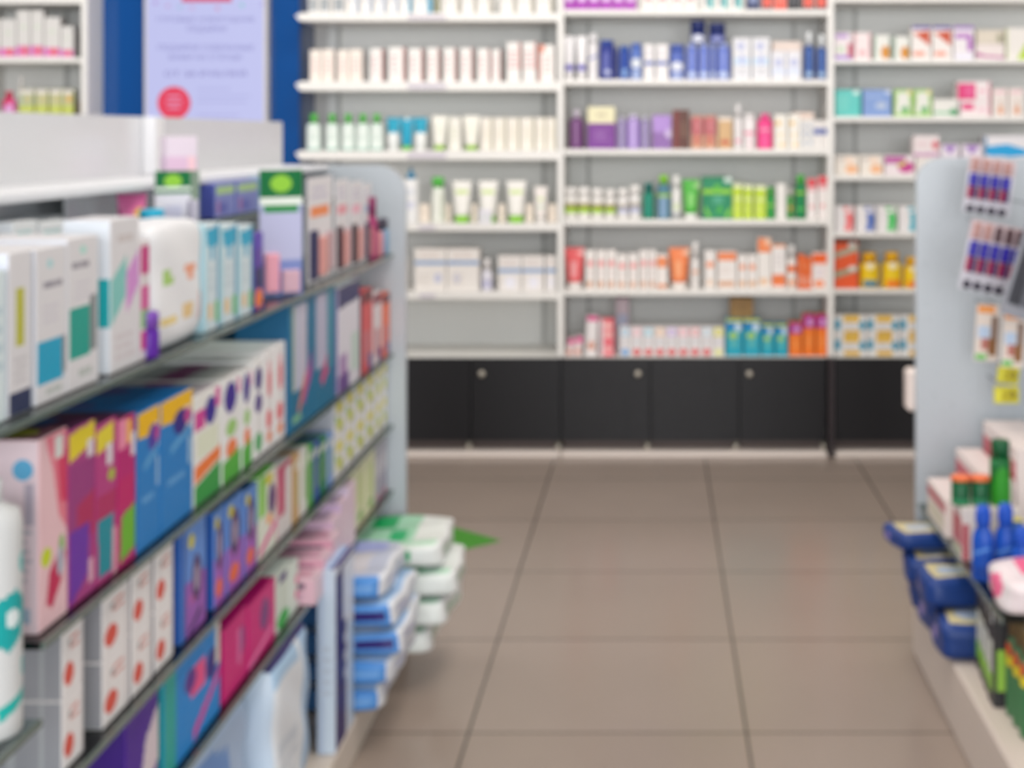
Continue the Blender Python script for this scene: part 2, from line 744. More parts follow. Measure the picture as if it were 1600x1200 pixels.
# blue column and lit screen
mb = MB()
BLUE = M('#00488e', .12, .4)
mb.box((XP(146, 6.22), 6.22, 0), (XP(468, 6.22), 6.499, 2.995), BLUE)
o = mb.build('column')
tag(o, 'glossy dark blue column panel behind the lit screen', 'column', kind='structure')

root = empty('display_screen')
tag(root, 'lit lilac advertising screen with Russian text on the blue column', 'screen')
YS = 6.16
sx0, sx1 = XP(224, YS), XP(417, YS)
mb = MB()
mb.box((sx0, YS + .003, .95), (sx1, 6.2195, 1.98), M('#c9c5c2', .3), .004)
mb.build('housing', root)
mb = MB()
px0, px1 = XP(229, YS), XP(412, YS)
SCRN = M('#c3c6f3', .3, .4, 0, .92)
mb.box((px0, YS, .97), (px1, YS + .0028, 1.96), SCRN)
scr = mb.build('panel', root)


def stext(body, cx, cy, hpx, wpx, color, bold=0.0, emit=.9):
    cu = bpy.data.curves.new('txt', 'FONT')
    cu.body = body
    cu.align_x, cu.align_y = 'CENTER', 'CENTER'
    cu.offset = bold
    t = bpy.data.objects.new('txt', cu)
    COL.objects.link(t)
    bpy.context.view_layer.update()
    dg = bpy.context.evaluated_depsgraph_get()
    me = bpy.data.meshes.new_from_object(t.evaluated_get(dg))
    bpy.data.objects.remove(t)
    bpy.data.curves.remove(cu)
    xs = [v.co.x for v in me.vertices]
    ys = [v.co.y for v in me.vertices]
    w, h = max(xs) - min(xs), max(ys) - min(ys)
    mx, my = (max(xs) + min(xs)) / 2, (max(ys) + min(ys)) / 2
    sxx, syy = wpx * YS / F / w, hpx * YS / F / h
    for v in me.vertices:
        v.co = ((v.co.x - mx) * sxx, 0, (v.co.y - my) * syy)
    me.materials.clear()
    me.materials.append(M(color, .3, .4, 0, emit))
    o = bpy.data.objects.new('lettering', me)
    COL.objects.link(o)
    o.parent = scr
    o.location = (XP(cx, YS), YS - .0012, ZP(cy, YS))
    return o


INK = '#7f7cc0'
stext('ГОТОВЫЕ НОВОГОДНИЕ', 322, 31, 9, 152, INK, 0.0)
stext('ПОДАРКИ', 323, 46, 10, 60, INK, 0.0)
stext('ПОДАРКИ СОБРАННЫЕ', 322, 75, 10, 150, INK, 0.0)
stext('ВАМИ НА СТЕНДЕ', 321, 90, 9, 114, INK, 0.0)
stext('ОТ 30 РУБЛЕЙ', 321, 114, 11, 128, '#7d78bd', 0.004)
for yy, ww, xx in ((139, 52, 334), (150, 84, 350), (159, 78, 347), (180, 66, 341)):
    mb = MB()
    mb.box((-ww * YS / F / 2, -.0006, -.004), (ww * YS / F / 2, 0, .004), M('#b2b4e4', .3, .4, 0, .95))
    o = mb.build('print_line', scr, (XP(xx, YS), YS - .0004, ZP(yy, YS)))


def disc(name, cx, cy, r, color, parent, emit=.9, dy=.0009, seg=32, rx=None):
    mb = MB()
    rx = rx or r
    q = [(rx * YS / F * math.cos(-2 * PI * i / seg), 0, r * YS / F * math.sin(-2 * PI * i / seg)) for i in range(seg)]
    b = [(p[0], .0006, p[2]) for p in q]
    mat = M(color, .3, .4, 0, emit)
    mb.face(q[::-1], mat)
    for i in range(seg):
        j = (i + 1) % seg
        mb.face([q[i], q[j], b[j], b[i]], mat)
    o = mb.build(name, parent, (XP(cx, YS), YS - dy, ZP(cy, YS)))
    return o


disc('badge', 272, 161, 26, '#ec3358', scr)
for i, (yy, ww) in enumerate(((151, 20), (160, 24), (168, 18))):
    mb = MB()
    mb.box((-ww * YS / F / 2, -.0006, -.005), (ww * YS / F / 2, 0, .005), M('#e88fb4', .3, .4, 0, .9))
    mb.build('print_line', scr, (XP(272, YS), YS - .0012, ZP(yy, YS)))
mb = MB()
mb.box((XP(284, YS), YS - .0006, ZP(3, YS)), (XP(362, YS), YS, ZP(-14, YS)), M('#d9426f', .3, .4, 0, .9), .0002)
mb.build('banner', scr)
for (x, y, c) in ((378, 8, '#8fd0d8'), (340, 13, '#d59fce'), (281, 11, '#a9c6e6'), (243, 4, '#b9a0e0'), (262, 9, '#c8aee0'), (300, 12, '#cdb0e2'), (410, 6, '#b3aee6')):
    disc('confetti', x, y, 3.4, c, scr)

# ------------------------------------------------------------------ wall bay goods
Y0 = 6.085                     # front line of the goods on the wall shelves


def put(o, x0, x1, z, dep, Y=Y0, roll=0.0):
    o.location = ((XP(x0, Y) + XP(x1, Y)) / 2, Y + dep / 2, z + .0004)
    o.rotation_euler = (0, roll, 0)
    return o


class Row:
    """Goods standing on one shelf; x in photo pixels measured at the goods' front plane."""

    def __init__(s, z, loc, sgn=1):
        s.z, s.loc, s.sgn = z, loc, sgn

    def dims(s, x0, x1, yt, Y):
        return (x1 - x0) * Y / F - .0012, CH - (yt - CY) * Y / F - s.z

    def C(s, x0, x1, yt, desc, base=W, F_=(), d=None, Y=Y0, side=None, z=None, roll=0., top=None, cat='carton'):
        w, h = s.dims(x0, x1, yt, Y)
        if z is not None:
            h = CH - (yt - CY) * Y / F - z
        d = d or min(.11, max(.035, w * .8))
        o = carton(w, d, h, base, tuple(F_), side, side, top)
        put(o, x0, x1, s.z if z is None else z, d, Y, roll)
        return reg(o, desc, s.loc, s.sgn * (x0 + x1), cat)

    def B(s, x0, x1, yt, desc, body, cap, dec=(), capf=.2, capr=.55, sy=.75, sh=.1, Y=Y0, pointed=False, z=None, cat='bottle', name='bottle'):
        w, h = s.dims(x0, x1, yt, Y)
        if z is not None:
            h = CH - (yt - CY) * Y / F - z
        o = bottle(w, h, body, cap, tuple(dec), capf, capr, sy, sh, name, pointed)
        put(o, x0, x1, s.z if z is None else z, w * sy, Y)
        return reg(o, desc, s.loc, s.sgn * (x0 + x1), cat)

    def T(s, x0, x1, yt, desc, body, cap, dec=(), capf=.14, Y=Y0):
        w, h = s.dims(x0, x1, yt, Y)
        o = tube(w, h, body, cap, tuple(dec), capf)
        put(o, x0, x1, s.z, w * .74, Y)
        return reg(o, desc, s.loc, s.sgn * (x0 + x1), 'tube')


def rect(u0, v0, u1, v1, c):
    return ('r', u0, v0, u1, v1, c)


def band(v0, v1, c):
    return ('r', 0, v0, 1, v1, c)


def ell(u, v, a, b, c):
    return ('e', u, v, a, b, c)


def txt(u0, v0, u1, v1, n, c):
    return ('t', u0, v0, u1, v1, n, c)


LA = ['top shelf', 'second shelf', 'third shelf', 'fourth shelf', 'fifth shelf', 'cabinet top']
bayA = 'bay beside blue column'
bayB = 'middle wall bay'
bayC = 'medicine bay'
bayZ = 'corner bay'

# --- bay A (beside the column)
r = Row(ZA[0], f'{LA[0]}, {bayA}')
for i, (a, b) in enumerate(((482, 497), (498, 516), (519, 540))):
    r.C(a, b, -60, 'white carton with grey foot', W, (rect(.1, .04, .9, .3, '#9aa0a4'), txt(.15, .4, .85, .8, 4, '#b4b4b8')))
for i, (a, b) in enumerate(((542, 560), (563, 581), (584, 602), (605, 622))):
    r.C(a, b, -58, 'white carton with blue side stripe', W, (rect(.8, 0, 1, 1, '#9fb4d2'), txt(.1, .2, .75, .7, 4, '#c0c0c8')))
for i, (a, b) in enumerate(((624, 644), (646, 676))):
    r.C(a, b, -58, 'white carton with teal edge', W, (rect(.72, 0, 1, 1, '#2d93b4'), txt(.1, .2, .65, .7, 4, '#c0c0c8')))
r.C(678, 692, -58, 'olive and white carton', W, (rect(0, 0, .75, 1, '#7b7d5c'),))
for i, (a, b) in enumerate(((694, 718), (722, 744), (746, 768), (782, 806), (808, 834), (838, 864))):
    r.C(a, b, -56, 'plain white carton with khaki edge', W, (rect(.82, 0, 1, 1, '#b0aa98'), txt(.1, .2, .75, .7, 4, '#cfc9c6')))

r = Row(ZA[1], f'{LA[1]}, {bayA}')
PK = '#ecc6c4'
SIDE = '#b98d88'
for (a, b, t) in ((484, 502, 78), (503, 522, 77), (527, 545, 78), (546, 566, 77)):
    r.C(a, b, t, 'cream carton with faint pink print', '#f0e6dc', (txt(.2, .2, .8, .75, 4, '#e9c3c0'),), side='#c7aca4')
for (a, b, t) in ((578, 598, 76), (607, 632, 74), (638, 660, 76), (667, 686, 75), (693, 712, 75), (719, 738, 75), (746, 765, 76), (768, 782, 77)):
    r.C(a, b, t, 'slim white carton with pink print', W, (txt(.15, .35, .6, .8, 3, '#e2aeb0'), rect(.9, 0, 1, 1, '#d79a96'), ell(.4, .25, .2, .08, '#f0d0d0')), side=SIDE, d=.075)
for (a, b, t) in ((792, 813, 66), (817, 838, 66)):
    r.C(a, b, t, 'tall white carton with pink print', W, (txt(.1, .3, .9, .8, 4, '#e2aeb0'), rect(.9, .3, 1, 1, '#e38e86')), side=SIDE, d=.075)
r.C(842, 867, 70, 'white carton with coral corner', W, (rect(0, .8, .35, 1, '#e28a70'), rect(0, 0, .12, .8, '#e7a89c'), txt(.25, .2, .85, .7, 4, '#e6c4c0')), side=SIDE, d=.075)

r = Row(ZA[2], f'{LA[2]}, {bayA}')
for (a, b) in ((477, 500), (507, 528), (532, 553), (555, 576), (577, 598)):
    r.B(a, b, 178, 'clear bottle with round green cap', '#dcebe3', '#55b84a', (rect(0, 0, 1, .05, '#7fbfae'), rect(.1, .12, .9, .8, '#eaf2ec'), txt(.2, .3, .8, .6, 3, '#cfe0d6')), .25, .5, .8, .1)
for (a, b) in ((603, 624), (645, 667)):
    r.T(a, b, 184, 'white tube with teal top', '#eef0ee', '#eef0ee', (('p', [(0, 1), (1, 1), (1, .5), (.8, .42), (.5, .5), (.2, .42), (0, .5)], '#149fbe'),))
r.T(624, 645, 184, 'teal tube with green cap', '#129fc0', '#79c93e', (('p', [(.38, 1), (.62, 1), (.5, .8)], '#e8f0f0'),))
r.T(673, 698, 181, 'white tube with lime cap', '#f0eee4', '#9bcb3b', (txt(.3, .35, .7, .7, 3, '#dadfc6'),))
r.C(700, 720, 183, 'white carton between lime-capped tubes', '#efece2', (txt(.2, .3, .8, .7, 3, '#d9dcc6'), rect(0, 0, .12, 1, '#c8c7b4')))
r.T(722, 749, 181, 'broad white tube with lime cap', '#f0eee4', '#9bcb3b', (txt(.3, .35, .7, .7, 3, '#dadfc6'),))
for (a, b) in ((751, 769), (771, 790), (792, 811), (813, 834), (836, 852), (853, 869)):
    r.C(a, b, 184, 'cream carton with tan edge', '#f0eadf', (rect(.92, 0, 1, 1, '#cfc9a4'), txt(.2, .3, .8, .75, 4, '#e4dcc8')))

r = Row(ZA[3], f'{LA[3]}, {bayA}')
r.B(629, 653, 262, 'white bottle with pointed blue cap', '#eeeeee', '#2f86ae', (txt(.2, .62, .8, .75, 2, '#cfd6e4'), txt(.2, .3, .8, .48, 3, '#bcc0e0')), .2, .6, .7, .04, pointed=True)
r.B(673, 694, 277, 'bottle with round green cap', '#e9eee2', '#57bb4c', (rect(0, 0, 1, .8, '#eceee4'), rect(.7, .1, .95, .8, '#d6dccb')), .22, .9, .8, .22)
for (a, b) in ((705, 736), (746, 777), (790, 821)):
    r.T(a, b, 283, 'white tube with bright green cap', '#f1efe9', '#8fd23e', (rect(.12, .62, .88, .74, '#cfe29a'),), .17)
r.T(834, 855, 292, 'small white tube with green print', '#f0e9e4', '#e9e4e0', (rect(.2, .55, .8, .65, '#c9dd9e'), rect(.3, .3, .7, .4, '#d0e2cc')))
for i, (a, b) in enumerate(((655, 671), (696, 704), (737, 745), (779, 789), (822, 833), (856, 870))):
    r.C(a, b, 319, 'low cream carton between tubes', '#f0e4d6', (txt(.1, .3, .9, .8, 3, '#e4d6c6'),), Y=6.12)
r.C(748, 768, 327, 'small white carton before a tube', '#e8e6ee', (txt(.15, .2, .85, .6, 2, '#c9d6c9'),), Y=6.055, d=.018)

r = Row(ZA[4], f'{LA[4]}, {bayA}')
r.C(627, 638, 404, 'white carton at the gondola side', W, (rect(.8, 0, 1, 1, '#b9b3aa'),))
for (a, b) in ((647, 697), (698, 749)):
    r.C(a, b, 389, 'wide white carton with blue line', '#eae5e0', (band(.62, .72, '#8aa6cc'), txt(.1, .76, .9, .94, 2, '#dccfc9'), ell(.75 if a < 690 else .3, .3, .12, .12, '#c4c6dc'), txt(.1, .1, .6, .4, 3, '#ddd6d0')))
r.B(752, 769, 405, 'small white bottle with lilac label', '#e2e0ea', '#eeeaea', (rect(0, .15, 1, .5, '#c6c5de'),), .35, .6, .8, .15)
for (a, b) in ((778, 815), (816, 850), (852, 869)):
    r.C(a, b, 400, 'low white carton with blue line', '#e8e3df', (band(.52, .64, '#8aa6cc'), rect(.3, .08, .75, .4, '#ecebf4'), txt(.1, .7, .9, .92, 2, '#d8ccc8')))

# --- bay B (middle)
r = Row(ZB[0], f'{LA[0]}, {bayB}')
for i in range(6):
    a = 881 + i * 19
    r.C(a, a + 18.4, -45, 'violet carton with white oval', '#a636b0', (ell(.5, .32, .38, .1, '#e4cdec'), band(.5, 1, '#eee6f0')))
for i in range(4):
    a = 1003 + i * 22
    r.C(a, a + 20, -40, 'white carton with pink dot', W, (ell(.5, .3, .3, .08, '#ee9c9a'), txt(.2, .5, .8, .9, 3, '#d8c8cc')))
for i in range(3):
    a = 1096 + i * 22
    r.C(a, a + 20, -40, 'white carton with teal bar', '#eceae6', (rect(.55, .05, .95, .5, '#4fb6b8'), rect(.3, .1, .5, .4, '#56606a')))
r.C(1166, 1188, -40, 'navy carton with pale emblem', '#26315f', (ell(.5, .3, .3, .1, '#8f9cc4'),))
for (a, b) in ((1190, 1208), (1254, 1272), (1275, 1292)):
    r.C(a, b, -40, 'black carton with coral panel', '#3a2f40', (rect(.05, .08, .95, .38, '#e2604f'),))
r.C(1210, 1229, -40, 'coral red carton', '#e65c4c', (txt(.2, .2, .8, .45, 2, '#f0a090'),))
r.C(1231, 1252, -40, 'black carton with silver print', '#2a2a30', (txt(.2, .2, .8, .45, 2, '#77777c'),))

r = Row(ZB[1], f'{LA[1]}, {bayB}')
for (a, b) in ((881, 898), (900, 917)):
    r.T(a, b, 56, 'white tube with violet label', '#f0eef0', '#efecec', (rect(0, .12, 1, .27, '#7a72c0'),), .1)
r.B(919, 934, 53, 'white bottle with blue stroke', '#efecee', '#f0eef0', (('p', [(0, .5), (1, .62), (1, .68), (0, .57)], '#8a94c8'),), .2, .8, .8, .1)
r.B(936, 960, 63, 'large navy bottle with lilac label', '#27358a', '#2c50a4', (rect(.2, .2, .7, .75, '#5a62aa'), ell(.55, .2, .2, .07, '#c6cce8')), .1, .9, .8, .06)
r.B(961, 966, 74, 'slim navy bottle between bottles', '#1d2c7a', '#1d2c7a', (), .1, .9, .8, .06, Y=6.1)
r.B(967, 984, 72, 'royal blue bottle', '#2448a0', '#3060b4', (rect(.3, .1, .75, .35, '#86a8d8'),), .12, .9, .8, .06)
r.B(985, 1003, 68, 'blue bottle with white oval', '#5b79c4', '#4a6cc0', (ell(.5, .5, .45, .16, '#e2e8f0'), ell(.5, .15, .4, .12, '#aebfe2')), .12, .9, .8, .06)
for (a, b) in ((1006, 1022), (1025, 1044)):
    r.C(a, b, 69, 'white carton with navy belt', '#eeeaea', (rect(0, .4, 1, .52, '#5b70b4'), txt(.2, .6, .8, .9, 2, '#cfcdd6')))
r.B(1046, 1070, 70, 'wide blue jar bottle with white oval', '#5a70be', '#4a62b4', (ell(.5, .45, .42, .16, '#e6eaf4'), ell(.5, .13, .4, .1, '#b0bee4')), .18, .95, .9, .05)
for (a, b) in ((1073, 1090), (1092, 1108), (1110, 1118), (1120, 1141)):
    r.B(a, b, 68, 'blue bottle with pale foot label', '#6b7fd0', '#a9b6e6', (ell(.5, .15, .4, .1, '#c4d2f0'), rect(.35, .35, .65, .85, '#8b9ade')), .1, .85, .85, .06)
ztop = CH - (68 - CY) * Y0 / F
r.B(1079, 1103, 32, 'navy jar stacked on blue bottles', '#24357e', '#1b2a66', (ell(.5, .4, .44, .3, '#dfe3f2'),), .5, 1., .9, .04, z=ztop + .0005, cat='jar', name='jar')
r.B(1108, 1134, 36, 'second navy jar stacked on blue bottles', '#3a4690', '#1b2a66', (ell(.5, .4, .42, .25, '#8f96c8'),), .5, 1., .9, .04, z=ztop + .0005, cat='jar', name='jar')
for (a, b) in ((1145, 1173), (1175, 1203)):
    r.C(a, b, 59, 'silver carton with sky-blue belt', '#e4e4e8', (rect(.05, .35, .95, .52, '#c8dcf0'), ell(.45, .8, .22, .1, '#b9bede'), txt(.2, .08, .8, .28, 2, '#c6c6cc'), rect(.4, .35, .62, .6, '#b6bbe0')))
for (a, b) in ((1205, 1228), (1229, 1252)):
    r.C(a, b, 80, 'low silver carton with lilac seal', '#e4e4ea', (ell(.5, .6, .3, .14, '#b9bede'), rect(.05, .2, .95, .38, '#d4ddf2')), d=.05)
r.C(1206, 1253, 65, 'cream carton behind silver cartons', '#ead9cf', (), Y=6.16, d=.08)
for (a, b, t) in ((1256, 1273, 50), (1276, 1293, 54)):
    r.B(a, b, t, 'navy bottle with white pump cap', '#2a4a90', '#e8ecee', (rect(.3, .1, .7, .9, '#4a6cae'), ell(.5, .15, .35, .07, '#a8c4e0')), .28, .5, .8, .07)

r = Row(ZB[2], f'{LA[2]}, {bayB}')
r.B(889, 912, 172, 'plum bottle with clear cap', '#6d3a74', '#cfc6d4', (rect(.35, .1, .6, .9, '#95709c'),), .2, .5, .8, .12)
r.C(918, 962, 193, 'wide purple carton', '#7d3a96', (txt(.2, .3, .75, .75, 3, '#9a68b0'),))
r.C(918, 961, 167, 'cream carton stacked on the purple carton', '#ece6c0', (txt(.3, .3, .7, .7, 1, '#c4b89a'),), z=CH - (193 - CY) * Y0 / F + .0006)
for (a, b) in ((964, 978), (1001, 1016)):
    r.B(a, b, 182, 'slim grey-lilac bottle', '#9a8cb8', '#cfcce0', (rect(.4, .1, .6, .9, '#b8aed0'),), .12, .7, .8, .08)
r.B(979, 1000, 180, 'lilac bottle with painted pale highlight', '#a98cd2', '#d9cfee', (rect(.35, .05, .65, .95, '#c6b2e4'),), .1, .75, .8, .08)  # highlight painted into the body colour as a paler upright strip
r.C(1019, 1049, 180, 'lilac and purple carton', '#8f68ac', (band(.5, 1, '#b28ed6'), ell(.9, .45, .2, .12, '#d8c6ea')))
r.C(1051, 1077, 172, 'dark brown carton', '#5e3328', (rect(0, 0, .35, 1, '#7a2f2c'), txt(.5, .3, .85, .7, 4, '#8a6a54')))
for (a, b) in ((1080, 1098), (1100, 1119)):
    r.C(a, b, 181, 'carton with raspberry top and tan foot', '#cf9a7c', (rect(0, .4, 1, .95, '#b9505c'), ell(.5, .25, .4, .08, '#c25a52'), rect(.4, .5, .7, .9, '#cf8a8a')))
r.C(1122, 1144, 183, 'tan carton with brick print', '#d4ae7e', (ell(.5, .2, .4, .08, '#c0583e'), band(.9, 1, '#efe4da')))
r.B(1147, 1160, 163, 'tall white spray with rose print', '#f0ecec', '#f2f0f0', (rect(.1, .2, .9, .3, '#eea8bc'),), .3, .6, .8, .06)
r.B(1162, 1181, 178, 'white bottle with rose belt', '#f1eded', '#f1eded', (rect(0, .45, 1, .55, '#ee9cb4'), rect(.45, 0, .55, .4, '#ecc2cc')), .12, .9, .8, .05)
r.B(1184, 1208, 178, 'hot pink bottle', '#f2478f', '#f0569a', (rect(.1, .58, .9, .66, '#f0a8c4'), rect(.3, .05, .7, .5, '#f45c9c')), .14, .6, .8, .08)
for (a, b) in ((1210, 1230), (1232, 1250)):
    r.C(a, b, 179, 'white carton with amber marks', '#f1ede4', (ell(.3, .75, .2, .08, '#e8bc62'), ell(.6, .12, .2, .08, '#eec890'), ell(.5, .4, .15, .07, '#f0d4a0')))
for (a, b) in ((1251, 1260), (1261, 1271)):
    r.C(a, b, 186, 'white carton with grey-blue spots', '#edebe8', (ell(.5, .2, .4, .07, '#c4cbd8'), ell(.5, .5, .4, .07, '#b8c2d6'), ell(.5, .75, .4, .07, '#c4cbd8')))
r.C(1238, 1272, 176, 'peach carton behind spotted cartons', '#efd9cc', (), Y=6.16, d=.06)
for (a, b) in ((1272, 1283), (1284, 1295)):
    r.C(a, b, 188, 'small white carton with navy belt', '#efebe8', (rect(0, .5, 1, .72, '#4a62ae'),))

r = Row(ZB[3], f'{LA[3]}, {bayB}')
for (a, b, t) in ((881, 902, 293), (903, 922, 293), (924, 943, 295), (945, 962, 296)):
    r.B(a, b, t, 'white jar with lime label', '#efece8', '#f2efec', (rect(0, .25, 1, .5, '#a6cc3c'), rect(0, .5, 1, .68, '#a89a6e')), .28, .95, 1., .03, cat='jar', name='jar')
for (a, b, t) in ((965, 982, 295), (984, 1001, 290)):
    r.B(a, b, t, 'white jar with lilac label', '#efecea', '#f2efec', (rect(0, .25, 1, .48, '#c4c6de'), rect(0, .48, 1, .64, '#b5ac9e')), .28, .95, 1., .03, cat='jar', name='jar')
r.B(1004, 1023, 286, 'teal green bottle with dark cap', '#0f8068', '#0c6c66', (rect(.35, .1, .6, .95, '#2f9c86'),), .25, .7, .85, .1)
r.B(1026, 1048, 274, 'slate bottle with lime cap', '#4f8296', '#86cc2c', (rect(.25, .05, .7, .7, '#8aa8c8'), rect(0, .62, 1, .7, '#a8d040')), .2, .6, .85, .12)
r.B(1050, 1064, 275, 'slim white bottle with silver foot', '#f0efec', '#f2f1ee', (rect(0, 0, 1, .2, '#b4b6b8'), rect(.2, .3, .8, .5, '#e0ecc4')), .3, .8, .85, .03)
r.T(1066, 1094, 281, 'green tube with white cap', '#4fb642', '#f0f0ec', (rect(.2, .2, .8, .6, '#86cf72'), ('p', [(.6, .8), (1, .95), (1, .7)], '#b6e29e')), .14)
r.C(1097, 1144, 277, 'wide emerald carton with lime band', '#0f8a5c', (band(.6, .72, '#8ecf2a'), ell(.5, .74, .12, .1, '#5cbc3a'), rect(.35, .36, .7, .55, '#4aa684'), ('p', [(.1, .3), (.3, .05), (.2, .02), (.05, .25)], '#7ecb34'), ('p', [(.75, .05), (.95, .3), (1, .2), (.85, 0)], '#7ecb34'), ('p', [(.45, .1), (.6, .35), (.7, .2)], '#4eb838'), rect(.75, .88, 1, 1, '#d6e6de')))
for (a, b, t) in ((1145, 1160, 287), (1162, 1176, 289), (1179, 1197, 290)):
    r.C(a, b, t, 'lime carton with pale print', '#c2dc34', (rect(.1, .52, .9, .62, '#dfeea0'), rect(0, .9, 1, 1, '#eef2d6'), rect(.15, .15, .6, .4, '#d2e664')))
r.B(1198, 1211, 293, 'small green bottle with lime belt', '#2fa24a', '#3fae3e', (rect(0, .5, 1, .6, '#9ad85c'),), .25, .8, .85, .05)
r.C(1213, 1228, 287, 'plain white carton', '#eeebe6', ())
r.B(1230, 1240, 294, 'little green bottle with red dot', '#4ea04c', '#d8d8d0', (ell(.5, .45, .3, .1, '#d8a03c'), rect(0, .1, 1, .3, '#3c9a48')), .25, .7, .85, .05)
r.B(1243, 1260, 274, 'dark green bottle with lime belts', '#168a50', '#44b43c', (rect(0, .25, 1, .3, '#6ccb60'), rect(0, .7, 1, .76, '#a6d84a')), .2, .7, .85, .08)
for (a, b, t) in ((1261, 1276, 279), (1278, 1293, 275)):
    r.C(a, b, t, 'white carton with red top', '#efe8e6', (band(.8, 1, '#dd4450'), band(.68, .8, '#e8b8bc'), ell(.5, .3, .2, .06, '#e49a9c')))

r = Row(ZB[4], f'{LA[4]}, {bayB}')
r.T(882, 913, 388, 'red tube with white cap', '#e86266', '#efe9e6', (rect(.3, .15, .65, .6, '#eea2a4'), ('p', [(.6, .85), (1, .95), (1, .75)], '#f6c2c0')), .16)
for (a, b, t) in ((915, 930, 391), (932, 947, 391), (948, 963, 391), (964, 980, 397), (982, 997, 396), (999, 1012, 391), (1013, 1025, 391)):
    r.C(a, b, t, 'white carton with salmon seal', '#f0eae6', (ell(.5, .66, .36, .09, '#f09c9c'), ell(.45, .12, .35, .09, '#d2a488'), txt(.2, .3, .8, .5, 2, '#e4d6d2')))
r.C(1026, 1043, 397, 'white carton with orange upper band', '#f0e9e4', (rect(0, .62, 1, .92, '#f2905c'), rect(0, .02, 1, .14, '#d9926a')))
r.T(1045, 1078, 388, 'orange tube with white cap', '#f08650', '#f2e9e2', (rect(.3, .15, .65, .62, '#f4a878'), ('p', [(.6, .85), (1, .97), (1, .75)], '#f8cfb4')), .16)
r.B(1080, 1093, 379, 'tall white bottle with orange belt', '#f1edea', '#f2f0ee', (rect(.1, .5, .9, .6, '#f2b694'),), .35, .7, .85, .04)
r.C(1101, 1118, 392, 'white carton with orange seal', '#f0ebe7', (ell(.5, .64, .4, .09, '#f2a078'), ell(.5, .16, .3, .09, '#e8cab0')))
r.C(1121, 1151, 393, 'white carton with orange banner', '#f0eae6', (rect(0, .76, 1, .98, '#f28a54'), rect(.05, .06, .9, .2, '#d4a482'), txt(.1, .4, .9, .6, 2, '#e4d8d2')))
for (a, b) in ((1153, 1167), (1168, 1183)):
    r.C(a, b, 398, 'slim white carton with orange dot', '#f0eae6', (ell(.5, .64, .36, .09, '#f2a078'), ell(.5, .15, .4, .09, '#d8aa80')))
r.C(1184, 1205, 372, 'tall white carton with orange head', '#f0ebe6', (band(.72, 1, '#f28648'), rect(.5, .85, 1, 1, '#f8c4a4'), rect(.1, .08, .8, .2, '#ecc4a0')))
r.C(1206, 1228, 382, 'white carton with orange foot', '#f0ebe8', (band(.06, .32, '#f07f44'), band(.94, 1, '#f0a070'), txt(.2, .5, .8, .8, 3, '#dcd6d6')))
r.B(1230, 1245, 384, 'white bottle with orange collar', '#f0e9e4', '#f0eeec', (rect(0, .55, 1, .75, '#f0742c'), ell(.5, .2, .4, .1, '#f4b48c')), .3, .6, .85, .05)
for (a, b, t) in ((1247, 1257, 398), (1258, 1268, 402)):
    r.C(a, b, t, 'narrow orange carton with white slot', '#f06c28', (rect(.3, .1, .6, .4, '#f4d8c8'), rect(.4, .6, .7, .8, '#f49a68')))
r.C(1269, 1293, 395, 'white carton with deep orange top', '#efe6e2', (band(.7, .98, '#ee6420'), ell(.45, .14, .36, .1, '#f09060'), txt(.2, .3, .8, .6, 2, '#dcd4e0')))

r = Row(ZC, f'{LA[5]}, {bayB}')
for (a, b, t, ro) in ((883, 894, 529, .2), (896, 907, 526, .16)):
    r.C(a, b, t, 'small pink and white carton leaning low', '#efdcdc', (band(.7, 1, '#e6579c'), ell(.5, .2, .4, .14, '#e0a08a')), d=.05, roll=ro)
r.C(914, 932, 494, 'white carton with magenta top', '#ece6e6', (band(.88, 1, '#dc3f8c'), ell(.5, .25, .35, .12, '#dca490')), d=.07, roll=.05)
r.C(937, 959, 499, 'coral pink striped carton', '#ef6f7c', (rect(0, 0, .25, 1, '#e8dce0'), rect(.35, .1, .9, .25, '#f4b4b4'), rect(.35, .5, .9, .66, '#f6c0bc'), ell(.6, .82, .25, .08, '#f8d4cc')), d=.08)
r.C(962, 983, 466, 'tall pale carton standing behind', '#cdbcc4', (rect(.1, .45, .9, .7, '#b4bcd4'), rect(.1, .75, .9, .95, '#d4c4cc')), Y=6.2, d=.07)
cols = ['#b4d2e6', '#f0c9d0', '#b4dae8', '#f2d2b8', '#d2bce8', '#f4c2cc', '#f0b8bc', '#cfe0ea', '#e0dc5a']
foot = ['#6aa2d8'] + ['#dc5054'] * 7 + ['#e4e49a']
cn = ['sky-blue', 'blush', 'pale cyan', 'peach', 'lilac', 'rose', 'salmon', 'ice-blue', 'yellow']
for i in range(9):
    a = 968 + i * 18.2
    r.C(a, a + 17.6, 511, f'white carton with {cn[i]} top block', '#e9e4e4', (rect(.08, .68, .92, .97, cols[i]), ell(.5, .12, .38, .12, foot[i]), txt(.15, .32, .85, .6, 3, '#cfd0d6'), ell(.5, .83, .18, .07, '#f4f0f0')), d=.06)
for (a, b, t) in ((1134, 1160, 499), (1162, 1188, 499), (1190, 1209, 507), (1211, 1231, 507)):
    r.C(a, b, t, 'teal carton with yellow rim', '#16a4bc', (band(.93, 1, '#d6d23a'), band(.7, .93, '#1183c0'), ell(.45, .55, .3, .09, '#a6cf5c'), ell(.75, .78, .2, .12, '#d0e4f0'), ell(.5, .32, .28, .09, '#58b8b8')), d=.08)
r.C(1141, 1177, 466, 'brown cardboard carton stacked on teal cartons', '#a67e45', (txt(.2, .3, .8, .7, 2, '#8e6a38'),), Y=6.12, d=.1, z=CH - (499 - CY) * Y0 / F + .0006)
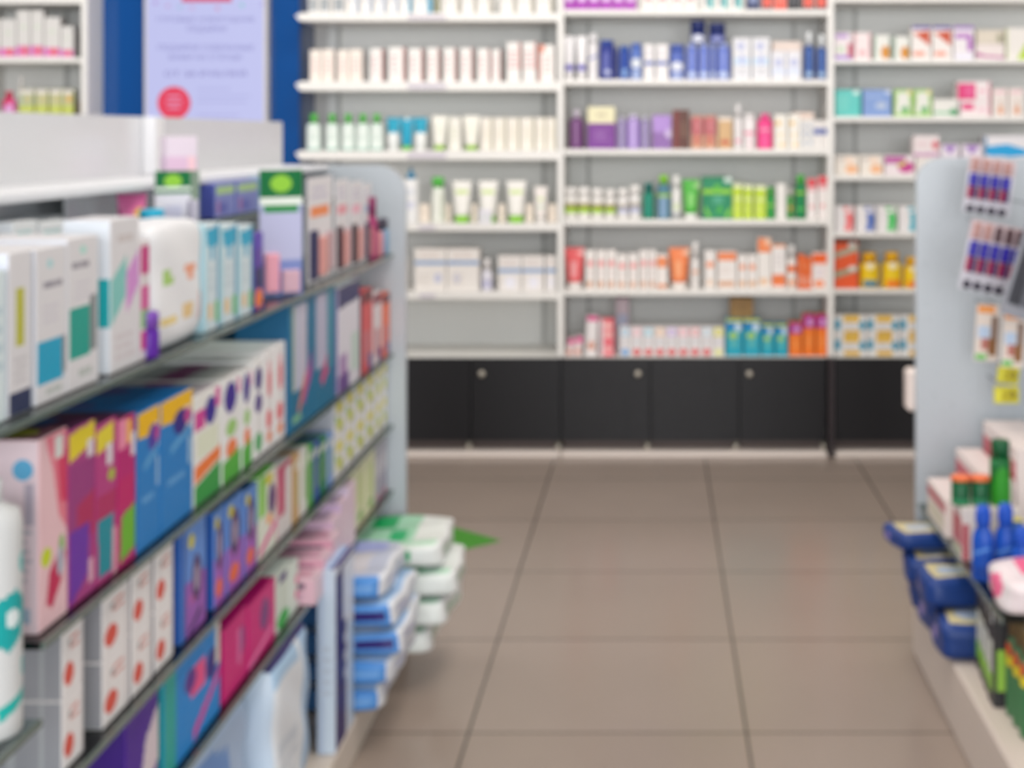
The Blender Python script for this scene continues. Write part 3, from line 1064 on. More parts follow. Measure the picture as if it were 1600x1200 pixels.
for (a, b, t) in ((1233, 1253, 505), (1255, 1273, 492), (1275, 1293, 492)):
    r.C(a, b, t, 'orange carton with magenta lid', '#f07a20', (band(.68, 1, '#a81a8c'), ell(.6, .82, .28, .09, '#d49ad0'), rect(.2, .2, .8, .5, '#f48a38')), d=.08)

# --- bay C (medicine)
r = Row(ZCc[1], f'{LA[0]}, {bayC}')
r.C(1304, 1332, 51, 'white carton with violet top and foot', '#e9dfe2', (rect(.05, .8, .75, .95, '#b088cc'), band(0, .15, '#a684cc'), rect(.75, .1, 1, .6, '#c04a68'), rect(.1, .25, .6, .5, '#cfdcc6')))
r.C(1334, 1361, 51, 'white carton with rose frame', '#ecdfdf', (rect(0, 0, .08, 1, '#d88a96'), rect(.92, 0, 1, 1, '#d88a96'), ell(.5, .25, .2, .12, '#e8a8ac')))
for (a, b, t) in ((1365, 1392, 55), (1396, 1422, 57)):
    r.C(a, b, t, 'white carton with orange ball', '#e6e6e0', (ell(.7, .3, .28, .28, '#d08a2a'), rect(0, 0, .1, 1, '#7ea890'), rect(.95, 0, 1, 1, '#3f7a60')))
for (a, b) in ((1424, 1455), (1457, 1488)):
    r.C(a, b, 40, 'white carton with rust wedge', '#ece6e2', (('p', [(.05, .8), (.95, .85), (.95, .4)], '#d0573a'), ell(.72, .72, .2, .14, '#c4502e'), band(.9, 1, '#5f52a0'), rect(.1, .1, .7, .24, '#ea9a84')))
r.C(1490, 1522, 40, 'white carton with violet corner frame', '#ebe6e8', (band(.9, 1, '#9268b8'), rect(.05, .62, .9, .78, '#b87cc4'), rect(.68, .25, .95, .62, '#ae62ba'), rect(.1, .0, .95, .16, '#e6e4f2')))
r.C(1525, 1570, 69, 'low cream carton with magenta stroke', '#eadfdc', (('p', [(0, .5), (.3, .3), (1, .2), (1, .05), (0, .2)], '#b04a94'),))
r.C(1526, 1569, 47, 'beige carton stacked on the cream carton', '#dcd2c2', (ell(.85, .4, .12, .4, '#a8a48c'),), z=CH - (69 - CY) * Y0 / F + .0006)
r.C(1572, 1606, 44, 'white carton with lime wedge', '#ebe6e0', (('p', [(.5, 0), (1, .6), (1, 0)], '#b9d43a'), rect(0, 0, .06, 1, '#c4d490')))
r = Row(ZCc[2], f'{LA[1]}, {bayC}')
r.C(1305, 1346, 140, 'aqua carton', '#5cc4bc', (rect(0, .2, .5, .8, '#6cccc2'), ell(.82, .9, .15, .08, '#d8eeea'), rect(.94, 0, 1, 1, '#3ba6a0')))
r.C(1348, 1393, 140, 'periwinkle blue carton', '#7f9bd0', (ell(.65, .4, .2, .12, '#b8c4d8'), rect(.1, .7, .7, .8, '#92aad8'), ell(.9, .92, .1, .07, '#dae2f0')))
for (a, b) in ((1397, 1426), (1428, 1456)):
    r.C(a, b, 140, 'green and white carton', '#a6cf78', (('p', [(.1, .1), (.15, .9), (.8, .9), (.9, .15)], '#e4e4dc'), ell(.6, .25, .22, .12, '#54a85a'), ell(.85, .9, .12, .1, '#e8d49a')))
r.C(1458, 1497, 155, 'low white carton with green stripe', '#e6e4de', (rect(0, .12, .9, .28, '#8fc4a0'), ell(.85, .25, .2, .2, '#3f9a62')))
r.C(1500, 1548, 158, 'white carton with magenta panel', '#efe4e4', (rect(.05, .42, .45, .85, '#e0307c'), rect(.55, .3, .9, .6, '#ecccd4'), rect(.95, 0, 1, 1, '#e08a9e')))
r.C(1496, 1548, 127, 'white carton with large magenta panel, stacked', '#efe4e4', (rect(0, .05, .55, .9, '#de2f76'), rect(.2, .2, .5, .8, '#e45a92'), rect(.65, .4, .85, .6, '#f0bcca'), rect(.95, 0, 1, 1, '#e08a9e')), z=CH - (158 - CY) * Y0 / F + .0006)
for (a, b) in ((1551, 1574), (1576, 1600)):
    r.C(a, b, 138, 'white carton with amber lamp print', '#ece2dc', (ell(.55, .22, .18, .16, '#d89468'), rect(.48, .4, .6, .6, '#c4a894'), rect(.1, .82, .9, .93, '#f0c4cc')))
r = Row(ZCc[3], f'{LA[2]}, {bayC}')
for (a, b) in ((1305, 1342), (1344, 1380)):
    r.C(a, b, 243, 'white carton with orange spot', '#ece4da', (ell(.7, .3, .28, .24, '#efb88c'), rect(.05, .75, .6, .9, '#c4bcb6'), ell(.6, .75, .25, .16, '#f2d8c4')))
r.C(1382, 1429, 243, 'white carton with magenta crossing stripes', '#e9dde0', (rect(0, .6, .7, .95, '#b84a9c'), ell(.72, .4, .28, .3, '#c4428e'), ('p', [(.4, .55), (.7, .75), (.75, .6), (.5, .4)], '#d4cc62')))
r.C(1431, 1470, 245, 'white carton against the end panel', '#e9e2dc', (rect(.3, .4, .6, .7, '#c8ccc4'),))
zz = CH - (245 - CY) * Y0 / F + .0006
r.C(1427, 1468, 212, 'white carton with lilac foot, stacked', '#ebe0e0', (ell(.85, .55, .14, .22, '#dc7a84'), band(0, .16, '#cf9ac4'), rect(.1, .5, .6, .7, '#e4ccd0')), z=zz)
r.C(1472, 1502, 247, 'white carton under a violet one', '#e9e2dc', (rect(.3, .4, .6, .7, '#c8ccc4'),))
r.C(1504, 1538, 247, 'second white carton under a violet one', '#e9e2dc', (rect(.3, .4, .6, .7, '#c8ccc4'),))
zz2 = CH - (247 - CY) * Y0 / F + .0006
for (a, b) in ((1470, 1499), (1503, 1535)):
    r.C(a, b, 226, 'white carton with violet triangle, stacked', '#e9e0ea', (('p', [(.1, .95), (.9, .95), (.5, .25)], '#a67cc6'),), z=zz2)
r.C(1540, 1612, 246, 'plain carton under the azure carton', '#e9e2dc', ())
r.C(1538, 1612, 212, 'white carton with azure wave', '#e9e6ea', (('p', [(0, .08), (0, .5), (.5, .62), (.75, .45), (1, .3), (1, .1), (.6, .02)], '#12a4e0'), rect(0, .1, .05, .95, '#3a86b4')), z=zz2 + .001)
r = Row(ZCc[4], f'{LA[3]}, {bayC}')
for (a, b, c, nm) in ((1305, 1334, '#ee6a6c', 'red'), (1338, 1367, '#4468b8', 'blue'), (1370, 1401, '#3cc45c', 'green'), (1404, 1436, '#2cb0c4', 'cyan')):
    r.C(a, b, 322, f'white carton with {nm} leg shape', '#eae6e6', (('p', [(.55, .75), (.85, .75), (.95, .5), (.85, .05), (.5, .05), (.6, .4)], c), rect(.45, .85, .75, .97, c), rect(.94, 0, 1, 1, c)), d=.06)
r = Row(ZCc[5], f'{LA[4]}, {bayC}')
r.C(1304, 1341, 373, 'orange carton with grey-green stripes', '#e65a2a', (('p', [(0, .6), (1, .75), (1, .87), (0, .72)], '#a4aa94'), ('p', [(0, .2), (1, .34), (1, .46), (0, .32)], '#9aa488'), band(.93, 1, '#4a2c20'), ell(.75, .88, .18, .06, '#e4ddd6'), ell(.75, .4, .18, .05, '#e4ddd6')))
for (a, b, t, c) in ((1344, 1376, 396, '#4a86a0'), (1380, 1411, 395, '#ea7a22'), (1413, 1444, 403, '#ea7a22')):
    r.B(a, b, t, 'yellow vitamin jar with teal label foot' if c == '#4a86a0' else 'yellow vitamin jar with orange label foot', '#e6bd0e', '#e2aa0a', (rect(.08, .05, .92, .95, '#eecb1c'), rect(.2, .05, .9, .3, c), ell(.5, .85, .22, .14, '#f0e6c6')), .26, .7, .9, .1, cat='jar', name='vitamin_jar')
r = Row(ZC, f'{LA[5]}, {bayC}')
zst = CH - (525 - CY) * Y0 / F
for j in range(2):
    for i, (a, b) in enumerate(((1304, 1354), (1355, 1405), (1406, 1456))):
        F_ = (rect(.28, .68, .78, 1, '#e6b936'), rect(.3, 0, .8, .25, '#dcae2c'), rect(0, .3, .18, .8, '#3f9ab8'), ell(.88, .5, .1, .25, '#3f9ab8'), txt(.3, .35, .75, .6, 2, '#d2cccc'))
        r.C(a, b, 525 if j == 0 else 493, f'yellow and blue block carton, {"lower" if j == 0 else "upper"} layer', '#e4e2e0', F_, d=.09, z=None if j == 0 else zst + .0006)

# --- corner bay
r = Row(ZZ[1], f'{LA[1]}, {bayZ}', -1)
for (a, b, t) in ((-26, -1, 30), (0, 25, 30), (26, 47, 16), (48, 68, 16), (69, 94, 27), (95, 115, 41)):
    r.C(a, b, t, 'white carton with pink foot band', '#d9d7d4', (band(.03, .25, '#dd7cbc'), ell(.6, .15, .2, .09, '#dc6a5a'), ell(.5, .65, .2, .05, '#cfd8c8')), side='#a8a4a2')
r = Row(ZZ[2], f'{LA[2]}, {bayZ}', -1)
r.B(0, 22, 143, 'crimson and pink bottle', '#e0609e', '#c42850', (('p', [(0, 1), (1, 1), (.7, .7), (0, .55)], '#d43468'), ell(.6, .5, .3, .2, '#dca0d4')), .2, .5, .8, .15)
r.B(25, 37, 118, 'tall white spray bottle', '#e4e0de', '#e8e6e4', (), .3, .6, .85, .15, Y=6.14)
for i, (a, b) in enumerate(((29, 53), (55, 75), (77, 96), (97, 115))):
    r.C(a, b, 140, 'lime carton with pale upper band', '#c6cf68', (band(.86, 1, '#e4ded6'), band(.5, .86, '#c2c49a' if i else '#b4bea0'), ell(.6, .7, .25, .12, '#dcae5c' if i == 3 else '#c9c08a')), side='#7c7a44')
r.C(121, 127, 158, 'slim tan carton by the side panel', '#cbbcae', (), Y=6.2)

# ------------------------------------------------------------------ long glass gondola (camera's near side of the aisle)
XS = -0.667
ZL = {1: 1.0, 2: .747, 3: .566, 4: .40, 5: .085}
YE = 3.79
PANEL = M('#b6bec5', .3, .45)
FROST = M('#d3d5d9', .22, .5)
EDGE = M('#62706b', .2, .6)
root = empty('gondola')
tag(root, 'long white gondola with glass shelves ending at the green-packed deck', 'gondola', 'aisle display gondolas')
mb = MB()
mb.box((-1.27, .9, 0), (-.627, YE - .001, ZL[5]), M('#cfc5ba', .45), .004)
mb.build('base', root)


def rounded_panel(x_in, x_out, y0, y1, zt, rad, m):
    """End panel: rectangle whose top corner at x_in is rounded."""
    mb = MB()
    s = 1 if x_out > x_in else -1
    P = [(x_in, 0.0), (x_in, zt - rad)]
    for i in range(1, 11):
        a = PI / 2 * i / 10
        P.append((x_in + s * rad * (1 - math.cos(a)), zt - rad + rad * math.sin(a)))
    P.append((x_out, zt))
    P.append((x_out, 0.0))
    fr = [(x, y0, z) for x, z in P]
    bk = [(x, y1, z) for x, z in P]
    mb.face(fr if s < 0 else fr[::-1], m) if False else mb.face(fr[::-1] if s < 0 else fr, m)
    mb.face(bk if s < 0 else bk[::-1], m)
    n = len(P)
    for i in range(n):
        j = (i + 1) % n
        q = [fr[i], fr[j], bk[j], bk[i]]
        mb.face(q if s < 0 else q[::-1], m)
    return mb


rounded_panel(-.637, -1.29, YE, YE + .022, 1.225, .075, PANEL).build('end_panel', root)
mb = MB()
mb.box((-.97, .9, ZL[5]), (-.95, YE - .001, 1.335), FROST)
mb.build('centre_panel', root)
mb = MB()
mb.box((-.949, 2.755, 1.227), (-.925, 2.80, 1.335), M('#e9eaec', .3))
mb.build('seam_post', root)
mb = MB()
mb.box((-.9495, .9, 1.212), (-.83, YE - .001, 1.226), M('#e6e9ee', .45, .4), .002)
mb.build('top_shelf', root)
mb = MB()
mb.box((-.905, 2.275, 1.147), (-.90, 2.757, 1.2115), M('#dfe1e5', .3))
mb.build('fascia', root)


def glass_shelf(z, xf, y0, y1, xb=-.9495):
    mb = MB()
    mb.box((xb, y0, z - .008), (xf - .004, y1, z), GLASS)
    s = mb.build('shelf', root)
    mb = MB()
    mb.box((xf - .004, y0, z - .0078), (xf, y1, z + .0003), EDGE)
    mb.build('front_edge', s)


glass_shelf(1.145, -.81, 2.36, YE - .002)
glass_shelf(ZL[1], XS, 1.3, YE - .002)
glass_shelf(ZL[2], XS, 1.625, YE - .002)
glass_shelf(.666, XS, 1.0, 1.62)
glass_shelf(ZL[3], XS, 1.625, YE - .002)
glass_shelf(ZL[4], XS, 1.0, YE - .002)

LN = {0: 'upper half shelf', 1: 'top glass shelf', 2: 'second glass shelf', 3: 'third glass shelf', 4: 'lowest glass shelf', 5: 'bottom deck', 6: 'gondola ledge', 7: 'low end shelf'}
XG = -.682


def LGD(x0, x1, yt, z, X=XG):
    y0, y1 = -X * F / (CX - x0), -X * F / (CX - x1)
    return y0, y1, CH - (yt - CY) * y0 / F - z


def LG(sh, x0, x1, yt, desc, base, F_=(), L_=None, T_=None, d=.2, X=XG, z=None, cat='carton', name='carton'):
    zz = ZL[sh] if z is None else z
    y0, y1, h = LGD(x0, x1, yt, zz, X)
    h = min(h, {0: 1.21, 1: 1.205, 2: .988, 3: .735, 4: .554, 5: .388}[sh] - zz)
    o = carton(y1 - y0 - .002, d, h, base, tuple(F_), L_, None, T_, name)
    o.location = (X - d / 2, (y0 + y1) / 2, zz + .0012)
    o.rotation_euler = (0, 0, PI / 2)
    return reg(o, desc, LN[sh], -(x0 + x1) , cat)


def LO(o, sh, xc, d, desc, cat, X=XG, z=None, rot=PI / 2, dz=0.):
    """Place any made item with its front at X, centred at photo column xc."""
    zz = ZL[sh] if z is None else z
    y = -X * F / (CX - xc)
    o.location = (X - d / 2, y, zz + .0012 + dz)
    o.rotation_euler = (0, 0, rot)
    return reg(o, desc, LN[sh], -2 * xc, cat)


def wd(x0, x1, X=XG):
    return -X * F / (CX - x1) + X * F / (CX - x0)


GW = '#dad9dc'
# top glass shelf
LG(1, -14, 10, 428, 'pale blue carton at the frame edge', '#d6e4e8', (txt(.1, .3, .9, .8, 4, '#b9cdd6'),), d=.1)
LG(1, 13, 50, 398, 'white carton with olive stripe and navy foot', GW, (rect(.3, .42, .68, .78, '#b8b83e'), band(0, .14, '#1d2b52'), txt(.2, .18, .85, .36, 4, '#c4c2c6')), '#cfd4e0', d=.09)
LG(1, 56, 104, 392, 'white carton with cyan block', GW, (rect(.02, .12, .9, .40, '#0f9fc4'), rect(.86, .15, 1, .4, '#8a8f92'), txt(.15, .72, .9, .8, 1, '#8d8a96'), txt(.2, .5, .8, .64, 3, '#cfccd4'), ell(.45, .9, .1, .03, '#a8d4d8'), txt(.3, .02, .9, .1, 1, '#b4bcb8')), '#d9dee8', (None, []), d=.12)
LG(1, 105, 154, 376, 'white carton with jade block', GW, (rect(.05, .2, .72, .54, '#109c8c'), rect(.72, .22, .95, .6, '#7f8688'), txt(.1, .78, .85, .86, 1, '#8d8a96'), txt(.2, .58, .8, .72, 3, '#cfccd4'), ell(.5, .92, .1, .03, '#a8dcd0'), txt(.3, .04, .9, .14, 1, '#b4bcb8')), '#d9dee8', d=.12)
LG(1, 172, 218, 346, 'tall white carton with teal and pink slants', GW, (('p', [(0, .3), (.52, .48), (.55, .76), (0, .6)], '#7fc4be'), ('p', [(.55, .36), (1, .54), (1, .78), (.55, .64)], '#d08fd0'), txt(.1, .05, .9, .25, 3, '#cfc8cc'), txt(.2, .82, .8, .92, 1, '#c9c2c2')), ('#dfe6ee', [rect(.0, .3, 1, .62, '#10a8b0')]), d=.06)
for (a, b) in ((20, 58), (62, 104), (108, 150)):
    LG(1, a, b, 350, 'white carton with aqua print in back row', '#e9eef0', (txt(.1, .86, .9, .95, 2, '#b4dcdc'),), '#dfe4e8', d=.05, X=-.83, z=ZL[1])
LG(1, 219, 234, 378, 'slim magenta carton', '#d8d2d4', (rect(0, .72, 1, .96, '#c22f7c'), rect(0, .4, 1, .62, '#d05a98'), rect(0, .26, 1, .42, '#86b876'), rect(0, .08, 1, .24, '#cc2f7c')), d=.05)
o = bottle(.03, .062, '#5a1f9c', '#7a4ab0', (), .35, .95, .9, .1)
LO(o, 1, 250, .03, 'small purple bottle', 'bottle', X=-.668)
# big white pouch
y0, y1, h = LGD(238, 320, 352, ZL[1])
o = pack(y1 - y0 - .004, .08, h, '#e8eaee', {'F': ('#e9ebee', [ell(.28, .55, .13, .05, '#a8d070'), ell(.68, .57, .13, .05, '#e8a080'), ell(.28, .24, .16, .04, '#e6d08a'), ell(.68, .25, .16, .04, '#e6c890'), rect(.9, .1, 1, .38, '#d99a8c')])}, 'refill_pouch', 0, 7., .0015, 3, 16)
LO(o, 1, 282, .08, 'large white rounded refill pouch', 'pouch')
o = bottle(.045, .184, '#e4eaee', '#18a8cc', (), .12, .9, .9, .12)
LO(o, 1, 262, .05, 'white bottle with cyan cap behind the pouch', 'bottle', X=-.7635)
CYF = (('p', [(.1, .95), (.9, .97), (.85, .8), (.6, .78), (.6, .66), (.4, .66), (.4, .78), (.15, .8)], '#12a6cc'), rect(.85, 0, 1, 1, '#1f86ac'), rect(0, 0, .1, 1, '#8cc8d4'), rect(.2, .1, .5, .25, '#e0c088'), rect(.72, .06, .98, .26, '#4fae4c'), txt(.2, .35, .7, .6, 3, '#bccfd8'))
for (a, b, t) in ((320, 343, 352), (345, 371, 354), (373, 396, 356)):
    LG(1, a, b, t, 'clear pack with cyan hanger', '#cfdfe6', CYF, '#a8d0dc', d=.07, cat='pack', name='toothbrush_pack')
LG(1, 398, 411, 366, 'purple carton with orange foot', '#5a3ca0', (band(.28, .55, '#20205c'), ell(.5, .14, .5, .13, '#ee7a28'), band(.8, 1, '#5b40b4')), d=.06)
bd = (rect(0, .78, 1, 1, '#0f6b3a'), ell(.5, .89, .25, .07, '#8cc63e'), rect(0, .72, 1, .78, '#e4ece4'), rect(.1, .66, .9, .72, '#2c8a4a'), rect(0, .28, 1, .66, '#b9bcdc'), rect(0, 0, 1, .28, '#7c8cc4'))
o = blister(.085, .235, '#a9afd6', bd, ((.1, .03, .42, .34, '#e9a4b6'), (.5, .02, .9, .2, '#cfa9b8')), bd=.012)
LO(o, 1, 464, .06, 'green-headed bottle blister card', 'blister pack', X=-.672)
o.rotation_euler = (0, 0, math.radians(38))
# manicure cards
for i, (a, b, c, nm, dk) in enumerate(((485, 524, '#f28a4a', 'orange', '#2b2a55'), (528, 549, '#e89aa8', 'rose', '#4a2a35'), (551, 570, '#f0b4c8', 'pink', '#3a2c34'), (572, 584, '#9cb8d8', 'blue', '#3c3450'))):
    y0, y1, h = LGD(a, b, 280 + i * 3, ZL[1])
    o = blister(y1 - y0 - .006, h, '#e3e0e4', (rect(.1, .62, .85, .72, c), txt(.15, .78, .85, .92, 2, '#c9c4d8')), ((.06, .04, .24, .5, dk), (.4, .05, .62, .42, '#d99a94'), (.72, .08, .9, .45, '#b99aa0')), bd=.012)
    LO(o, 1, (a + b) / 2, .012, f'white manicure card with {nm} bar', 'blister pack', X=-.69)
for i, (xc, ht, c, nm) in enumerate(((590, .15, '#a03468', 'plum'), (600, .09, '#c8848c', 'dusty rose'), (608, .09, '#7ca0c0', 'steel blue'))):
    o = bottle(.028, ht, c, '#4a4454' if i else '#8a2a5c', (), .3, .8, .9, .1)
    LO(o, 1, xc, .028, f'slim {nm} bottle by the end panel', 'bottle', X=-.675)
# half shelf above
z0 = 1.146
for (a, b, t, desc) in ((272, 308, 276, 'white card with green head'),):
    o = blister(.075, .095, '#dcdce6', (rect(0, .6, 1, 1, '#0f6b3a'), ell(.4, .82, .2, .12, '#8cc63e'), rect(0, .66, 1, .72, '#dfe8df'), rect(.8, 0, 1, 1, '#7a8c7c'), rect(.2, .1, .6, .4, '#c4c6dc')), ((.72, .05, .9, .5, '#b8b4c4'),))
    LO(o, 0, 291, .03, desc, 'blister pack', X=-.775, z=z0)
    o.rotation_euler = (0, 0, math.radians(40))
for (a, b) in ((336, 368), (370, 404)):
    LG(0, a, b, 287 if a < 350 else 284, 'violet-blue carton with lime panel', '#7c86c4', (rect(.05, .68, .95, .92, '#a9cc8a'), rect(.1, .1, .6, .42, '#5a62b0'), rect(.1, .1, .2, .5, '#b06a9c')), '#4450a0', d=.05, X=-.813, z=z0)
LG(0, 405, 414, 275, 'sky-blue slim carton', '#8cc8ec', (ell(.5, .35, .4, .1, '#6cc08a'), band(0, .25, '#6a7cc0')), d=.05, X=-.813, z=z0)
# ledge box and pink packs
o = carton(.055, .04, .072, '#d9cdda', (band(0, .5, '#d4b6cf'), rect(.7, .1, .95, .5, '#e9c4cc')), ('#e2d2e0', [band(0, .5, '#d9bcd6')]), ('#8fa38c', [ell(.4, .75, .3, .2, '#dfe4dc')]))
o.location = (-.868, 2.71, 1.2265)
o.rotation_euler = (0, 0, math.radians(35))
reg(o, 'lilac and white carton standing alone', LN[6], 0, 'carton')
o = tube(.062, .06, '#d86aa0', '#6a48ac', (ell(.62, .35, .22, .2, '#ecc24a'), band(0, .12, '#6a48ac')), .14)
o.location = (-.852, .852 * F / (CX - 206), 1.1462)
o.rotation_euler = (0, 0, math.radians(60))
reg(o, 'pink bottle with yellow sun and purple foot', 'upper half shelf', 0, 'bottle')
for (xc) in (18, 50, 84):
    o = carton(.06, .045, .18, '#e6e8ea', (rect(.1, .84, .9, .95, '#e07078'), txt(.1, .76, .9, .82, 1, '#c8d090')), '#e0e4e6')
    LO(o, 1, xc, .045, 'white carton with red print in last row', 'carton', X=-.89)
# second shelf
PKF = (('p', [(.2, 1), (1, 1), (1, .45), (.7, .55), (.5, .8)], '#e07a8c'), ('p', [(.65, .85), (1, .9), (1, .6), (.75, .62)], '#d23c62'), rect(.55, .86, .85, .98, '#d8dcd8'), ell(.25, .37, .18, .05, '#c4d420'), ('p', [(.25, .12), (.35, .28), (.7, .36), (.95, .34), (.8, .2), (.45, .08)], '#c02454'), ell(.8, .38, .1, .06, '#7cb45c'), ell(.75, .3, .12, .08, '#a8b4c4'))
LG(2, 60, 106, 690, 'pale pink pad carton with crimson swirl', '#e6c0c6', PKF, ('#d2bfc6', [ell(.8, .85, .14, .055, '#4f9cc4'), txt(.55, .25, .93, .55, 6, '#a9a4ae'), rect(.82, .56, .95, .78, '#a39aa8'), rect(.55, .05, .9, .13, '#8fa4b8')]), ('#7a4a5c', [ell(.5, .5, .3, .3, '#c4c83a')]), d=.085, name='pad_box')
MG = ((('p', [(0, .82), (1, .88), (1, 1), (0, .98)], '#e0cc28'), rect(.7, .75, .95, .9, '#dcd6dc'), ('p', [(0, .4), (1, .4), (1, .8), (0, .8)], '#98387c'), ('p', [(.3, .3), (1, .35), (1, .6), (.3, .55)], '#b0285c'), ('p', [(0, 0), (.72, .12), (.8, .42), (0, .42)], '#6a2ca4'), rect(.75, .06, .95, .2, '#d8a8bc')),
      (('p', [(0, .82), (.85, .86), (.85, .99), (0, .96)], '#e0d034'), rect(.5, .72, .8, .86, '#dcd6dc'), ('p', [(.1, .04), (.75, .04), (.85, .4), (.05, .4)], '#0d8c9c'), rect(.8, 0, 1, .3, '#e0a4b4'), ell(.75, .65, .18, .04, '#a8b83e'), band(.4, .55, '#b02a62')),
      (rect(0, .8, .5, 1, '#e68aa8'), rect(.5, .82, .8, .98, '#ecb04a'), rect(.75, .72, 1, .88, '#e4d8e0'), ('p', [(.1, .03), (1, .08), (1, .38), (.2, .34)], '#6cb42e'), band(.38, .6, '#c01c68')))
for i, ((a, b, t), F_) in enumerate(zip(((107, 149, 676), (150, 183, 668), (184, 212, 660)), MG)):
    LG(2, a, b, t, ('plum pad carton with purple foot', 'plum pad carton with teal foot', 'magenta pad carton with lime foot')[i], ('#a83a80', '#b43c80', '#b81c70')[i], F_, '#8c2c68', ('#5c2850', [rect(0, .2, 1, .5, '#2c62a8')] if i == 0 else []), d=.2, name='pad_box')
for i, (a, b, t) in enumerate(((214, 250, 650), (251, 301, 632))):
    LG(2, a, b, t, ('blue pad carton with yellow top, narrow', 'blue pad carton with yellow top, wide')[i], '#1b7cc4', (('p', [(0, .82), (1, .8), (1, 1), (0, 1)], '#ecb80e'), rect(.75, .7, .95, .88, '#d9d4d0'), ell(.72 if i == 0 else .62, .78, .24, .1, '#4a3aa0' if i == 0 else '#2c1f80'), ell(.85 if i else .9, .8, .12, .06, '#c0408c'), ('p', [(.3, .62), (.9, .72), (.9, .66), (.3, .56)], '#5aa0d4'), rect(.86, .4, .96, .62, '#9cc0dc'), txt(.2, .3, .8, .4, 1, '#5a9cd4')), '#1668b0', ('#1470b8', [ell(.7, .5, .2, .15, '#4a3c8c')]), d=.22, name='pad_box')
WG = (ell(.62, .8, .22, .13, '#332090'), rect(0, .68, .4, .86, '#d04496'), rect(.8, .8, 1, .98, '#d85aa4'), ('p', [(0, .2), (1, .3), (1, .42), (0, .36)], '#ee7c38'), ('p', [(0, 0), (1, 0), (1, .28), (0, .18)], '#2f9a44'), rect(.1, .42, .9, .64, '#e0e6d0'))
LG(2, 303, 345, 622, 'white pad carton with green foot', '#e8e8e4', WG, '#d6dcd0', ('#b8b0b8', [rect(0, .3, 1, .5, '#9c3c7c'), rect(0, .7, 1, .85, '#a8a0a8')]), d=.22, name='pad_box')
WG2 = (ell(.45, .8, .34, .15, '#3a2490'), rect(.85, .8, 1, .95, '#d85aa4'), ell(.5, .3, .3, .09, '#ee8048'), ('p', [(0, 0), (1, 0), (1, .26), (0, .2)], '#4fae3c'), ell(.5, .5, .3, .08, '#9ccc74'))
for i, (a, b, t) in enumerate(((347, 376, 596), (378, 394, 580))):
    LG(2, a, b, t, 'white pad carton with violet oval and green foot', '#e8e8e8', WG2, '#d6dcd6', ('#b8b8b8', [rect(0, .3, 1, .5, '#8c3c74')]), d=.22, name='pad_box')
for i, (a, b, t) in enumerate(((396, 412, 566),)):
    LG(2, a, b, t, 'white pad carton with two violet ovals', '#e8e8e8', (ell(.5, .8, .36, .12, '#3a2480'), ell(.5, .55, .36, .1, '#4a2f88'), ell(.5, .15, .36, .1, '#3aa85a')), None, None, d=.22, name='pad_box')
for i, (a, b, t) in enumerate(((414, 428, 552), (430, 446, 542))):
    LG(2, a, b, t, 'white pad carton with red ovals', '#e8e6e6', (ell(.5, .68, .22, .16, '#dc5a6c'), ell(.45, .3, .3, .1, '#e25a64'), ell(.5, .12, .3, .06, '#e88a5c'), ell(.5, .85, .2, .05, '#e8b4bc')), None, None, d=.22, name='pad_box')
TL = (rect(.12, .3, .72, .97, '#b9bed2'), rect(.45, .35, .72, .95, '#c3bfd0'), ('p', [(.5, .2), (.95, .55), (.95, .35), (.6, .15)], '#b0489c'), ('p', [(.35, .15), (.7, .42), (.7, .32), (.4, .1)], '#d27c4a'), rect(.12, .3, .18, .97, '#9cb070'), ell(.3, .08, .2, .03, '#7ab48c'))
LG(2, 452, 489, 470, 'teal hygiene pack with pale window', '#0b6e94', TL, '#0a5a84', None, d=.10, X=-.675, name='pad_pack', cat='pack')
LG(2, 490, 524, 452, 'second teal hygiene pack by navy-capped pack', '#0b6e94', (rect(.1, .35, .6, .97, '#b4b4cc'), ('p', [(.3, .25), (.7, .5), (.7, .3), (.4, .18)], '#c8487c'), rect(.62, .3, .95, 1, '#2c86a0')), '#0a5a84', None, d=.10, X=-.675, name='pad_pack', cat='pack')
LG(2, 410, 446, 462, 'dark teal pack behind the white cartons', '#0a6488', (), '#0a5a84', None, d=.1, X=-.80, name='pad_pack', cat='pack')
LG(2, 528, 562, 452, 'white pack with navy lid', '#dcdae4', (('p', [(0, .8), (1, .82), (1, 1), (0, 1)], '#232a64'), rect(.05, .1, .4, .35, '#a888b8'), rect(.6, .12, .95, .5, '#c0d4cc'), rect(0, 0, .5, .16, '#6a4a90')), '#6c5aa0', None, d=.1, X=-.675, name='pad_pack', cat='pack')
LG(2, 530, 560, 432, 'grey box with gold line on the top tier', '#9c98ac', (rect(0, 0, 1, .3, '#c49a52'),), None, None, d=.06, X=-.75, name='carton')
for (a, b, t, c, nm) in ((566, 582, 458, '#d8585c', 'red'), (583, 597, 462, '#e2d6da', 'pale'), (598, 609, 462, '#ee7048', 'orange')):
    LG(2, a, b, t, f'{nm} cosmetics carton by the end panel', c, (rect(.2, .1, .7, .5, '#c47a84'), band(.85, 1, '#6a2430' if nm != 'pale' else '#8c4050'), rect(.6, 0, 1, .2, '#5a4a8c')), '#3c3244', None, d=.06, X=-.675)
